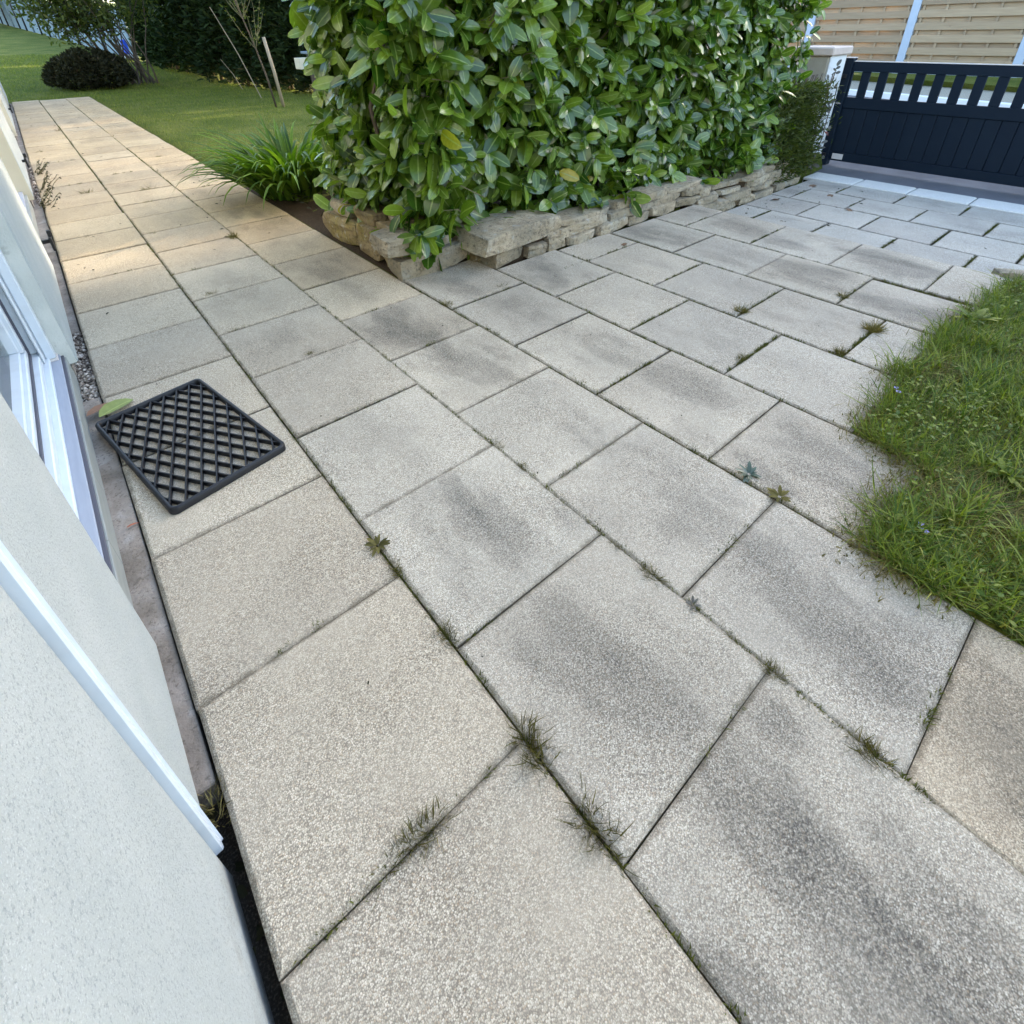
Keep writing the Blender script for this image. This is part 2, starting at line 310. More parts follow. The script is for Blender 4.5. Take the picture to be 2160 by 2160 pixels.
# ------------------------------------------------------------------ setting: terrain
def ground_z(x, y):
    x = np.asarray(x, float); y = np.asarray(y, float)
    z = np.where(y > 19, .06*(y-19), 0.0) - .012
    low = (x > 4.05) & (y < 3.25)
    z = np.where(low, -.245, z)
    under = (x > -.4) & (x < 1.49) & (y < 18.42) | (x > -.4) & (x < 4.05) & (y > 1.2) & (y < 3.3) | (x > -.4) & (x < 1.49) & (y <= 3.3)
    z = np.where(under, -.085, z)
    st = (x > 6.9)
    z = np.where(st & (y < 13), -.34, z)
    z = np.where((x > 14) & (y < 13), .2, z)
    return z
xs = np.unique(np.concatenate([np.arange(-60, -2, 4), np.arange(-2, 8, .25), np.arange(8, 30, 1.0), np.arange(30, 81, 6), [1.48, 1.50, 4.04, 4.06]]))
ys = np.unique(np.concatenate([np.arange(-60, -3, 4), np.arange(-3, 8, .25), np.arange(8, 34, .5), np.arange(34, 120, 4), [1.19, 1.21, 3.24, 3.26, 18.41, 18.43]]))
XX, YY = np.meshgrid(xs, ys); ZZ = ground_z(XX, YY)
nx, ny = len(xs), len(ys); ii = (np.arange(ny-1)[:, None]*nx + np.arange(nx-1)[None]).ravel()
tag(obj('lawn', mesh('lawn', np.c_[XX.ravel(), YY.ravel(), ZZ.ravel()], np.c_[ii, ii+1, ii+1+nx, ii+nx], M_lawn, True)), kind='structure')

# ------------------------------------------------------------------ setting: patio and path of slabs
def slab_mesh(name, q, zt, th, m, bev=.005):
    q = np.array(q, float); c = q.mean(0)
    dq = q - c
    inn = dq*(1 - 2*bev/np.abs(dq).max())
    V = [(x, y, zt) for x, y in inn] + [(x, y, zt-bev) for x, y in dq] + [(x, y, zt-th) for x, y in dq]
    F = [[0, 1, 2, 3]]
    for i in range(4):
        j = (i+1) % 4; F += [[4+i, 4+j, j, i], [8+i, 8+j, 4+j, 4+i]]
    return mesh(name, V, F, m), c
S = .5
mb = MB()
mb.box(.004, 1.5, -2, 18.5, -.08, -.018); mb.box(1.502, 4.03, 1.25, 3.12, -.08, -.0255); mb.box(1.502, 2.0, .83, 1.249, -.08, -.0245)
patio = tag(mb.obj('patio', M_bed), kind='structure')
def add_slab(parent, x0, x1, y0, y1, z=0.0, m=M_slab, warm=0.0, stain_shade=0.3, gx0=.003, gx1=.003, gy=.0028, th=.05, tilt=.0016):
    j = lambda a: random.uniform(-a, a)
    q = [(x0+gx0+j(.002), y0+gy+j(.003)), (x1-gx1+j(.002), y0+gy+j(.003)), (x1-gx1+j(.002), y1-gy+j(.003)), (x0+gx0+j(.002), y1-gy+j(.003))]
    me, c = slab_mesh('paving_slab', q, 0, th, m)
    o = obj('paving_slab', me, parent, (c[0], c[1], z + j(.0022)), (j(tilt)*3, j(tilt)*3, 0))
    o['warm'] = float(warm); o['stain_shade'] = float(stain_shade); return o
OFF = {0: 2.333-5, 1: 1.814-5, 2: 1.281-5, 3: 2.730-5, 4: 3.215-5, 5: 3.68-5, 6: 3.14-5, 7: 2.65-5}
for k in range(3):
    n = 0
    while True:
        u0 = OFF[k] + n*.9975 + .0; u1 = u0 + .9975; n += 1
        if u0 > 36.6: break
        u1 = min(u1, 37.0)
        if u1 - u0 < .15: continue
        if u1 < -3: continue
        y = (u0+u1)/2*S
        if k == 2 and u1 > 36.3: u1 = 37.0
        warm = np.clip((y-2.2)/3.4, 0, 1)*.8 + random.uniform(-.03, .06) if k < 2 else np.clip((y-2.3)/2.3, 0, 1)*.95 + random.uniform(-.03, .05)  # ramp along the path paints warm low sunlight into the slab colour
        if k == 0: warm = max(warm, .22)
        stain_shade = {0: .12, 1: .5, 2: .9}[k]*random.uniform(.55, 1.3)
        if k == 0: stain_shade = random.uniform(.02, .22)
        if y > 3.2: stain_shade = random.uniform(.25, .6) if k else random.uniform(.05, .2)
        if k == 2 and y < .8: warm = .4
        if k == 2 and 3.3 < y < 6: stain_shade = random.uniform(.55, .85)  # darker slabs here stand in for the hedge's shade on the path
        if y < .95 and k == 1: stain_shade = 1.15
        if y < 2.0 and k == 1 and y > .95: stain_shade = random.uniform(.75, 1.05)
        if k == 2 and y < 1.4: stain_shade = random.uniform(.7, 1.1)
        wv = .012 if (k > 0) else .004
        dx = (.0 if y < 5 else random.uniform(-.004, .004))
        add_slab(patio, k*S + dx + (.004 if k == 2 else 0), (k+1)*S + dx + (.014 if k == 1 else 0), u0*S, u1*S, 0, M_slab, float(np.clip(warm, 0, 1)), stain_shade, gx0=random.uniform(.002, .0035), gx1=random.uniform(.002, .0035), gy=random.choice((.0015, .002, .0025)) if y > 2.2 else .0016)
RIGHT = {3: 1.735, 4: 2.215, 5: 2.25, 6: 2.15, 7: 2.06}
FRONT = {3: 6.72, 4: 6.24, 5: 6.2, 6: 6.16, 7: 6.16}
for k in range(3, 8):
    j0 = OFF[k] + 5
    cuts = [u for u in (j0 - .9975*1, j0, j0+.9975, j0+1.995, j0+2.99, j0+3.99, j0+4.99)]
    cuts = [u for u in cuts if RIGHT[k] + .12 < u < FRONT[k] - .12]
    cuts = [RIGHT[k]] + cuts + [FRONT[k]]
    for a, bb in zip(cuts[:-1], cuts[1:]):
        g0, g1 = .003, .003
        if k == 7 and (a+bb)/2 < 3.2: g0 = .0
        if k == 6 and (a+bb)/2 < 3.2: g1 = .034
        st = random.uniform(.4, 1.0)
        if k == 7 and a < 2.2: st = 0
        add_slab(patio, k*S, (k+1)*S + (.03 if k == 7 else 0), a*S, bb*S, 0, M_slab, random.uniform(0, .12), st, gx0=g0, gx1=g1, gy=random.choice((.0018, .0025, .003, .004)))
mb = MB(); mb.box(4.0, 4.052, 1.06, 3.1, -.24, -.053); mb.obj('step_riser', M_conc, patio)

# lower driveway
drv = tag(MB().box(4.053, 6.62, -2.5, 3.14, -.24, -.213).obj('driveway', M_bed), kind='structure')
LX = [4.06, 4.45, 4.94, 5.435, 5.91, 6.315]
LJ = [5.2, 5.72, 5.29, 5.88, 5.43]
for i in range(5):
    ext = 6.25 if LX[i] < 6 else 6.4
    cuts = [LJ[i] - 1.0*n for n in range(0, 11)]; cuts = [c for c in cuts if c < ext-.1] ; cuts = [ext] + cuts
    for a, bb in zip(cuts[1:], cuts[:-1]):
        add_slab(drv, LX[i], LX[i+1], a*S, bb*S, -.19, M_slabL, 0, random.uniform(.2, .6), gy=random.choice((.004, .005, .007)), gx0=.004, gx1=.004)
kerb = tag(MB().box(6.32, 6.64, -2.5, 3.2, -.24, -.215).obj('kerb', M_bed), kind='structure')
kc = [6.42, 5.43, 4.47, 3.49, 2.5, 1.5, .5, -.5, -1.5, -2.5, -3.5]
for a, bb in zip(kc[1:], kc[:-1]):
    me, c = slab_mesh('kerb_stone', [(6.322, a*S+.005), (6.635, a*S+.005), (6.635, bb*S-.005), (6.322, bb*S-.005)], 0, .06, M_kerb, .008)
    obj('kerb_stone', me, kerb, (c[0], c[1], -.183+random.uniform(-.002, .002)))

# asphalt, street, verge, bank
def sheet(name, pts, m, kind='structure'):
    return tag(obj(name, mesh(name, [p for p in pts], [list(range(len(pts)))], m)), kind=kind)
def strip(name, prof, y0, y1, m, ny=2):
    V = []; F = []
    for i, (x, z) in enumerate(prof): V += [(x, y0, z), (x, y1, z)]
    for i in range(len(prof)-1): F.append([2*i, 2*i+2, 2*i+3, 2*i+1])
    return tag(obj(name, mesh(name, V, F, m)), kind='structure')
strip('road', [(6.645, -.20), (6.9, -.196), (7.3, -.185), (9, -.09), (11.2, .03), (12.9, .06)], -25, 40, M_asph)
kb = MB()
a0 = Vector((12.75, 7.2, 0)); a1 = Vector((11.05, 1.2, 0)); dd = (a1-a0).normalized(); nn = Vector((-dd.y, dd.x, 0))
def along(s, off, z): p = a0 + dd*s + nn*off; return (p.x, p.y, z)
def ribbon(name, o0, o1, z0, z1, zb, m):
    L0, L1 = -.5, 15
    V = [along(L0, o0, z0), along(L1, o0, z0), along(L1, o1, z1), along(L0, o1, z1), along(L0, o0, zb), along(L1, o0, zb)]
    return tag(obj(name, mesh(name, V, [[0, 1, 2, 3], [4, 5, 1, 0]], m)), kind='structure')
ribbon('street_kerb', 0, .16, .13, .135, -.1, M_white)
ribbon('verge', .162, 1.3, .131, .20, 0, M_verge)
V = [along(-.5, 1.15, .187), along(15, 1.15, .187), (13.97, -7.5, .32), (13.97, 7.8, .32)]
tag(obj('grass_bank', mesh('grass_bank', V, [[0, 1, 2, 3]], M_lawn)), kind='structure')

# concrete strip and gravel by the house
mb = MB(); mb.box(-.30, -.003, 1.50, 3.20, -.10, -.012, .003); mb.box(-.30, -.006, 3.95, 18.4, -.10, -.02, .003)
tag(recenter(mb.obj('concrete_strip', M_conc)), kind='structure')
def pebble_stuff(name, n, region, size, m, zf):
    t = np.array([(1, 0, 0), (-1, 0, 0), (0, 1, 0), (0, -1, 0), (0, 0, .7), (0, 0, -.7)], float)
    f = np.array([(0, 2, 4), (2, 1, 4), (1, 3, 4), (3, 0, 4), (2, 0, 5), (1, 2, 5), (3, 1, 5), (0, 3, 5)])
    P = region(n); s = rng.uniform(*size, (n, 1, 1)); a = rng.uniform(0, 6.28, n); ca, sa = np.cos(a), np.sin(a)
    T = np.repeat(t[None], n, 0)*rng.uniform(.6, 1.2, (n, 1, 3)); T += rng.normal(0, .15, T.shape)
    X = T[:, :, 0]*ca[:, None] - T[:, :, 1]*sa[:, None]; Y = T[:, :, 0]*sa[:, None] + T[:, :, 1]*ca[:, None]
    V = np.stack([X, Y, T[:, :, 2]], 2)*s + P[:, None, :]
    F = (f[None] + 6*np.arange(n)[:, None, None]).reshape(-1, 3); c = np.repeat(rng.uniform(0, 1, (n, 1)), 6, 0).repeat(3, 1)
    return tag(obj(name, mesh(name, V, F, m, True, c)), kind='stuff')
MB().box(-.30, .003, -4, 1.499, -.13, -.075).obj('soil_gap', soil_material('dark_soil', (.02, .016, .012), (.05, .042, .032)))['kind'] = 'structure'
MB().box(-.30, -.004, 3.203, 3.947, -.12, -.045).obj('gravel_bed', M_bed)['kind'] = 'structure'
pebble_stuff('gravel', 1100, lambda n: np.c_[rng.uniform(-.06, -.005, n), rng.uniform(3.21, 3.94, n), rng.uniform(-.045, -.018, n)], (.006, .014), M_gravel, 0)
pebble_stuff('gravel_litter', 260, lambda n: np.c_[rng.uniform(-.03, .0, n), rng.uniform(7.0, 9.4, n), rng.uniform(-.02, .0, n)], (.006, .016), M_gravel, 0)

# ------------------------------------------------------------------ house
house = empty('house', (-.03, 2.6, 0), 'long low house with rough pale stucco walls and white patio door frame', 'house')
house.location = (0, 0, 0)
def wall_part(x, y0, y1, z0, z1, name='wall', m=M_stucco, depth=.30, bev=.012):
    return recenter(MB().box(x-depth, x, y0, y1, z0, z1, bev).obj(name, m, house))
wall_part(-.027, -4, 1.381, -.3, 2.9, bev=.016)
wall_part(-.030, 1.412, 1.862, .018, 2.9)
wall_part(-.052, 1.412, 1.862, -.2, .016, name='wall_base', m=M_conc, depth=.25, bev=.002)
wall_part(-.030, 3.462, 4.93, .035, 2.9)
wall_part(-.058, 3.462, 4.93, -.2, .033, name='wall_base', m=M_conc, depth=.25, bev=.002)
wall_part(-.032, 6.965, 9.4, .06, 2.9); wall_part(-.06, 6.965, 9.4, -.2, .058, name='wall_base', m=M_conc, depth=.25, bev=.002)
wall_part(-.032, 11.6, 14.2, .10, 2.9); wall_part(-.06, 11.6, 14.2, -.2, .098, name='wall_base', m=M_conc, depth=.25, bev=.002)
wall_part(-.032, 16.0, 18.45, .12, 2.9); wall_part(-.06, 16.0, 18.45, -.2, .118, name='wall_base', m=M_conc, depth=.25, bev=.002)
wall_part(-.33, -4, 18.45, 2.2, 2.9, name='lintel', depth=.1); wall_part(-.034, 1.864, 18.4, 2.15, 2.88, name='lintel', bev=.005)
wall_part(-3.0, -4, 18.45, -.3, 2.9, name='back_wall', depth=.2)
wall_part(-.34, 18.2, 18.44, -.3, 2.9, name='gable', depth=2.6, bev=.01)
# jamb linings (slightly proud of the far jambs)
for y0, m in ((3.455, M_jamb), (6.958, M_cream), (11.593, M_cream), (15.993, M_cream)):
    recenter(MB().box(-.34, -.036, y0-.004, y0+.004, .05, 2.2).obj('reveal', m, house))
# expansion-joint profile
mb = MB()
prof = [(-.036, 1.387), (-.022, 1.388), (-.0195, 1.391), (-.0205, 1.402), (-.017, 1.404), (-.0185, 1.4095), (-.036, 1.410)]
V = [(x, y, z) for z in (-.02, 2.9) for x, y in prof]; n = len(prof)
F = [[i, i+1, n+i+1, n+i] for i in range(n-1)] + [list(range(n))[::-1], [n+i for i in range(n)]]
obj('joint_cover', mesh('joint_cover', V, F, M_pvc), house)
recenter(MB().box(-.2, -.037, 1.376, 1.3865, -.02, 2.9).obj('joint_seal', M_dark, house))
# patio door
door = empty('patio_door'); door.parent = house
def dp(name, m, *boxes, bev=.004):
    mb = MB()
    for bx in boxes: mb.box(*bx, bev)
    return recenter(mb.obj(name, m, door))
Y0, Y1 = 1.866, 3.454
for i in range(5):
    a = Y0 + i*.34; bb = min(a+.338, Y1)
    if bb-a > .05: dp('plinth_tile', M_tile, (-.10, -.061, a, bb, -.10, .088), bev=.002)
dp('plinth_trim', M_rubberseal, (-.12, -.066, Y0, Y1, .0885, .097), bev=.002)
dp('sill', M_sill, (-.20, -.076, Y0, Y1, .0975, .106), bev=.002)
dp('sill_step', M_pvc, (-.22, -.108, Y0, Y1, .1065, .126), bev=.004)
dp('frame', M_pvc, (-.24, -.128, Y0, Y1, .1265, .165), (-.24, -.128, 3.38, Y1, .166, 2.19), (-.24, -.128, Y0, 1.93, .166, 2.19), (-.24, -.128, 1.931, 3.379, 2.1, 2.19))
dp('gasket', M_rubberseal, (-.235, -.150, 1.94, 3.37, .1655, .178), (-.235, -.150, 3.362, 3.379, .1785, 2.09), bev=.001)
dp('sash', M_pvc, (-.235, -.156, 1.95, 3.36, .1785, .206), (-.235, -.156, 3.318, 3.36, .2065, 2.08), (-.235, -.156, 1.95, 2.02, .2065, 2.08))
dp('sash_bead', M_pvc, (-.23, -.17, 2.021, 3.317, .2065, .218), (-.23, -.17, 3.306, 3.317, .2185, 2.07))
dp('pane', M_glass, (-.205, -.200, 2.021, 3.306, .2185, 2.07), bev=0)
dp('curtain', M_curtain, (-.30, -.285, 1.9, 3.4, .1, 2.15), bev=0)
dp('shutter_rail', M_pvc, (-.118, -.085, 3.395, 3.445, .118, 2.19), (-.127, -.119, 3.35, 3.445, .1275, 2.19))
dp('rail_foot', M_cap, (-.121, -.082, 3.392, 3.448, .107, .117), bev=.001)
for (y0, y1, z) in ((4.94, 6.95, .10), (9.41, 11.58, .13), (14.21, 15.98, .15)):
    win = empty('window'); win.parent = house
    recenter(MB().box(-.33, -.07, y0, y1, -.1, z).obj('plinth', M_tile, win))
    recenter(MB().box(-.33, -.09, y0, y1, z+.001, z+.03).obj('sill', M_sill, win))
    mb = MB()
    for bx in ((-.26, -.15, y0, y1, z+.031, z+.10), (-.26, -.15, y0, y0+.08, z+.101, 2.14), (-.26, -.15, y1-.08, y1-.006, z+.101, 2.14), (-.26, -.15, y0+.081, y1-.081, 2.06, 2.14), (-.255, -.155, (y0+y1)/2-.05, (y0+y1)/2+.05, z+.101, 2.05)): mb.box(*bx)
    recenter(mb.obj('frame', M_pvc, win))
    recenter(MB().box(-.215, -.21, y0+.081, y1-.081, z+.101, 2.05).obj('pane', M_glass, win))
    recenter(MB().box(-.30, -.29, y0, y1, z, 2.14).obj('curtain', M_curtain, win))
for y, z in ((5.35, .09), (8.2, .19), (13.4, .26)):
    mb = MB(); mb.box(-.05, .0, y-.012, y+.012, z-.012, z+.012); mb.box(-.008, .008, y-.05, y+.05, z-.06, z+.03, .004); mb.box(-.004, .02, y-.02, y+.02, z+.0305, z+.07, .004)
    recenter(mb.obj('shutter_stop', M_dark, house))
mb = MB(); V = [(.10, -4.3, 2.86), (.10, 18.7, 2.86), (-1.7, 18.7, 3.9), (-1.7, -4.3, 3.9), (-3.5, 18.7, 2.86), (-3.5, -4.3, 2.86), (.10, -4.3, 2.92), (.10, 18.7, 2.92), (-1.7, 18.7, 3.98), (-1.7, -4.3, 3.98), (-3.5, 18.7, 2.92), (-3.5, -4.3, 2.92)]
F = [[0, 1, 2, 3], [3, 2, 4, 5], [9, 8, 7, 6], [11, 10, 8, 9], [0, 6, 7, 1], [5, 4, 10, 11], [0, 3, 9, 6], [3, 5, 11, 9], [1, 7, 8, 2], [2, 8, 10, 4]]
obj('roof', mesh('roof', V, F, mat('roof_tile', (.22, .10, .06), .8)[0]), house)

# ------------------------------------------------------------------ dry stone bed wall
def stone_mesh(name, c, d, m, seed, ang=0.0, nsub=3, rough=.12):
    r = np.random.default_rng(seed)
    lin = np.linspace(-1, 1, nsub+2); V = []; idx = {}; F = []
    def vid(p):
        k = tuple(np.round(p, 4))
        if k not in idx: idx[k] = len(V); V.append(p)
        return idx[k]
    for ax in range(3):
        for sgn in (-1, 1):
            for i in range(nsub+1):
                for j in range(nsub+1):
                    q = []
                    for (a, b_) in ((lin[i], lin[j]), (lin[i+1], lin[j]), (lin[i+1], lin[j+1]), (lin[i], lin[j+1])):
                        p = np.zeros(3); p[ax] = sgn; p[(ax+1) % 3] = a; p[(ax+2) % 3] = b_; q.append(vid(p))
                    F.append(q if sgn > 0 else q[::-1])
    V = np.array(V); d = np.array(d)/2
    # round off the edges as a super-ellipsoid, then break the faces up
    e = 40.0; nrm = (np.abs(V)**e).sum(1)**(1/e); V = V/nrm[:, None]
    V *= d
    ph = r.uniform(0, 6.28, 9); fq = r.uniform(12, 34, 9)
    for a in range(3):
        V[:, a] += (np.sin(V[:, (a+1) % 3]*fq[a]+ph[a])*.5 + np.sin(V[:, (a+2) % 3]*fq[a+3]+ph[a+3])*.5 + r.normal(0, .5, len(V)))*d.min()*rough
    # broken faces: planes that knock off corners and edges
    for _ in range(12):
        nv = r.normal(0, 1, 3)*np.array([1, 1, .8]); nv /= np.linalg.norm(nv); sup = (np.abs(nv)*d).sum()*r.uniform(.80, .95)
        ex_ = V@nv - sup; k_ = ex_ > 0; V[k_] -= np.outer(ex_[k_], nv)
    V[:, 2] += V[:, 0]*r.uniform(-.06, .06)
    me = mesh(name, V, F, m, False)
    return me
swall = empty('stone_wall', (3.4, 3.2, 0), 'low dry stone wall of rough pale slabs edging the laurel bed', 'stone wall')
swall.location = (0, 0, 0)
sid = [100]
def stone(x0, x1, yf, z0, z1, dep=.16, m=None, ang=0.0, rough=.10, face='y'):
    sid[0] += 1
    cx = (x0+x1)/2; cz = (z0+z1)/2
    if face == 'y':
        o = obj('stone', stone_mesh('stone', None, (x1-x0, dep, z1-z0), m or M_stone, sid[0], rough=rough), swall, (cx, yf+dep/2, cz), (random.uniform(-.04, .04), random.uniform(-.03, .03), ang))
    else:
        o = obj('stone', stone_mesh('stone', None, (dep, x1-x0, z1-z0), m or M_stone, sid[0], rough=rough), swall, (yf+dep/2, cx, cz), (0, random.uniform(-.04, .04), ang))
    return o
# the corner
stone(1.50, 1.985, 3.325, 0, .128, .20, M_stone, -.09, .05)
stone(1.40+.03, 1.86, 3.34, .14, .245, .26, M_stone, -.06, .08)
stone(1.62, 1.80, 3.46, .22, .30, .2, M_stoneO, .1, .12)
stone(2.0, 2.23, 3.125, 0, .10, .22, M_stone, .04, .10)
stone(1.97, 2.06, 3.27, .0, .09, .12, M_stoneO, 0, .12)
stone(1.88, 2.56, 3.105, .105, .225, .34, M_stone, .06, .06)
stone(2.24, 2.42, 3.10, 0, .075, .2, M_stone); stone(2.425, 2.60, 3.10, 0, .09, .2, M_stone, 0, .14); stone(2.43, 2.57, 3.12, .078, .125, .15)
# left face, ochre stones
stone(3.42, 3.66, 1.535, 0, .15, .16, M_stoneO, 0, .13, 'x'); stone(3.50, 3.72, 1.56, .15, .25, .16, M_stoneO, 0, .13, 'x')
stone(3.68, 3.96, 1.525, 0, .20, .17, M_stoneO, .05, .12, 'x'); stone(3.75, 4.05, 1.56, .205, .28, .16, M_stoneO, 0, .13, 'x')
stone(3.99, 4.50, 1.53, 0, .17, .16, M_stoneO, .04, .12, 'x'); stone(4.1, 4.42, 1.56, .175, .25, .15, M_stone, 0, .13, 'x')
# upper front, x 2.6 .. 4.06
x = 2.61
for zz0, zz1, w0, w1 in ((0, .062, .2, .50), (.066, .118, .22, .56), (.122, .168, .24, .6)):
    x = 2.60 - random.uniform(0, .1) if zz0 > 0 else 2.605
    while x < 4.0:
        ww = random.uniform(w0, w1); x2 = min(x+ww, 4.18)
        stone(x, x2-random.uniform(.008, .02), 3.085 + zz0*.25 + random.uniform(-.012, .012), zz0, zz1 + random.uniform(-.008, .02), .18, None, random.uniform(-.05, .05), .11); x = x2
# lower front, x 4.06 .. 6.1, from the driveway level up
for r_, (zz0, zz1, w0, w1) in enumerate(((-.20, -.135, .18, .5), (-.13, -.07, .2, .6), (-.063, -.01, .16, .55), (-.005, .05, .2, .5))):
    x = 4.07 + (.05 if r_ % 2 else 0) + (.1 if r_ > 1 else 0)
    while x < 6.05:
        ww = random.uniform(w0, w1); x2 = min(x+ww, 6.2)
        if x2-x < .1: break
        stone(x, x2-random.uniform(.01, .025), 3.10 + .03*(x-4) + (zz0+.2)*.2 + random.uniform(-.02, .02), zz0, zz1 + random.uniform(-.01, .02), .2, None, random.uniform(-.08, .08), .13); x = x2
mb = MB(); mb.box(2.05, 4.05, 3.15, 3.34, -.02, .10); mb.box(4.10, 6.1, 3.20, 3.40, -.22, .0); mb.box(1.60, 2.04, 3.42, 3.6, -.02, .10); mb.box(1.585, 1.70, 3.62, 4.4, -.02, .12)
mb.obj('earth_core', M_soil, swall)
# soil bed behind it
bx = np.linspace(1.503, 6.3, 46); by = np.linspace(3.335, 6.3, 34); BX, BY = np.meshgrid(bx, by)
BZ = .085 + .02*np.sin(BX*7)*np.cos(BY*6) + rng.normal(0, .012, BX.shape) - np.clip((BY-4.2)*.08, 0, .13) - np.clip((BX-2.5)*.03, 0, .09)
inset = np.minimum((BX-1.62)/.14, (BY-3.47)/.14); BZ = np.where(inset < 1, -.006 + (BZ+.006)*np.clip(inset, 0, 1), BZ)
BZ = np.where(BY > 5.6, np.minimum(BZ, .0 + (6.3-BY)*.03), BZ)
n1, n2 = len(bx), len(by); ii = (np.arange(n2-1)[:, None]*n1 + np.arange(n1-1)).ravel()
tag(obj('soil_bed', mesh('soil_bed', np.c_[BX.ravel(), BY.ravel(), BZ.ravel()], np.c_[ii, ii+1, ii+1+n1, ii+n1], M_soil, True)), kind='structure')
# loose block at the end of the step
o = obj('edge_stone', stone_mesh('edge_stone', None, (.26, .20, .20), M_stone, 900, rough=.12), None, (4.13, 1.03, -.085), (0, .15, .3))
tag(o, 'rough grey edging stone at the grassy end of the step', 'stone')

# ------------------------------------------------------------------ foliage helpers
def leaf_template(L=1.0, W=.4, fold=.18, droop=.2, rows=(.0, .14, .38, .68, .90, 1.0), pf=(.08, .66, 1.0, .92, .50, .0)):
    V = []; C = []; F = []
    for t, p in zip(rows, pf):
        z = -droop*t*t*L; h = p*W*L/2
        V += [(-h, t*L, z+fold*h), (0, t*L, z), (h, t*L, z+fold*h)]; C += [(0, t), (1, t), (0, t)]
    for i in range(len(rows)-1):
        a = 3*i; F += [(a, a+1, a+4, a+3), (a+1, a+2, a+5, a+4)]
    return np.array(V), np.array(F), np.array(C)
def blade_template(L=1.0, W=.05, nseg=3, droop=.3):
    V = []; F = []; C = []
    for i in range(nseg+1):
        t = i/nseg; h = W/2*(1-t**1.6)+.0004
        V += [(-h, t*L, -droop*t*t), (h, t*L, -droop*t*t)]; C += [(.3, t), (.3, t)]
    for i in range(nseg): F.append((2*i, 2*i+1, 2*i+3, 2*i+2))
    return np.array(V), np.array(F), np.array(C)
def frames(D, Nrm):
    D = D/np.linalg.norm(D, axis=1, keepdims=True)
    X = np.cross(D, Nrm); X /= np.linalg.norm(X, axis=1, keepdims=True)+1e-9
    Z = np.cross(X, D); return np.stack([X, D, Z], 2)       # columns
def scatter(P, D, Nrm, size, tmpl, tint, width=None):
    V, F, C = tmpl; n = len(P); Rm = frames(D, Nrm)
    T = V[None]*size[:, None, None]
    if width is not None: T = T*np.stack([width, np.ones(n), np.ones(n)], 1)[:, None, :]
    W = np.einsum('nij,nkj->nki', Rm, T) + P[:, None, :]
    FF = (F[None] + len(V)*np.arange(n)[:, None, None]).reshape(-1, F.shape[1])
    col = np.zeros((n, len(V), 3)); col[:, :, 0] = tint[:, None]; col[:, :, 1] = C[None, :, 0]; col[:, :, 2] = C[None, :, 1]
    return W.reshape(-1, 3), FF, col.reshape(-1, 3)
def unit(v): return v/(np.linalg.norm(v, axis=-1, keepdims=True)+1e-9)

# ------------------------------------------------------------------ laurel hedge
hedge = empty('laurel_hedge', (0, 0, 0), 'clipped hedge of large glossy green laurel leaves above the stone wall', 'hedge')
HX0, HX1, HY0, HY1, HH = 1.62, 5.97, 3.27, 4.52, 2.35
def shoots():
    P = []; A = []
    def add(n, f):
        p, a = f(n); P.append(p); A.append(np.repeat(np.array([a], float), n, 0))
    area = 104
    nf = int((HX1-HX0)*HH*area); add(nf, lambda n: (np.c_[rng.uniform(HX0, HX1, n), HY0 + rng.uniform(-.04, .24, n)**1.0, rng.uniform(.07, HH, n)], (0, -1, .15)))
    nl = int((HY1-HY0)*HH*area*1.25); add(nl, lambda n: (np.c_[HX0 + rng.uniform(-.05, .22, n), rng.uniform(HY0, HY1, n), rng.uniform(.12, HH, n)], (-1, 0, .15)))
    nt_ = int((HY1-HY0)*(HX1-HX0)*38); add(nt_, lambda n: (np.c_[rng.uniform(HX0, HX1, n), rng.uniform(HY0, HY1, n), HH+rng.uniform(-.2, .05, n)], (0, 0, 1)))
    nb = int((HX1-HX0)*HH*25); add(nb, lambda n: (np.c_[rng.uniform(HX0, HX1, n), HY1 + rng.uniform(-.2, .03, n), rng.uniform(.15, HH, n)], (0, 1, .1)))
    P = np.concatenate(P); A = np.concatenate(A)
    # lumpy face
    bulge = .07*np.sin(P[:, 0]*3.1+1.2)*np.sin(P[:, 2]*3.7+.4) + .05*np.sin(P[:, 0]*7.3)*np.sin(P[:, 2]*6.1)
    front = A[:, 1] < -.5; P[front, 1] += bulge[front]
    # the lower edge hangs forward over the stones, the right end is lower and set back
    low = np.clip((.45-P[:, 2])/.45, 0, 1); P[front, 1] -= low[front]*.03
    right = np.clip((P[:, 0]-5.2)/.9, 0, 1); P[front, 1] += right[front]*.06
    return P, A
SP, SA = shoots()
nL = 6
Pn = np.repeat(SP, nL, 0); An = np.repeat(unit(SA + rng.normal(0, .35, SA.shape)), nL, 0); n = len(Pn)
ang = np.tile(np.arange(nL)*2.4, len(SP)) + np.repeat(rng.uniform(0, 6.28, len(SP)), nL) + rng.normal(0, .3, n)
up = np.array([[0, 0, 1.0]]).repeat(n, 0)
Tu = unit(np.cross(An, up) + rng.normal(0, .02, An.shape)); Tv = np.cross(An, Tu)
rad = Tu*np.cos(ang)[:, None] + Tv*np.sin(ang)[:, None]
open_ = np.tile(np.linspace(.55, 1.4, nL), len(SP)) + rng.normal(0, .15, n)       # angle from the shoot axis
D = An*np.cos(open_)[:, None] + rad*np.sin(open_)[:, None]
D[:, 2] -= .38; D = unit(D)
Nr = unit(An*np.sin(open_)[:, None] - rad*np.cos(open_)[:, None]*.6 + np.array([[0, 0, .5]]) + rng.normal(0, .20, D.shape))
back = np.tile(np.linspace(0, -.10, nL), len(SP)); Pl = Pn + An*back[:, None]
xfac = np.clip((Pl[:, 0]-2.5)/3.0, 0, 1)
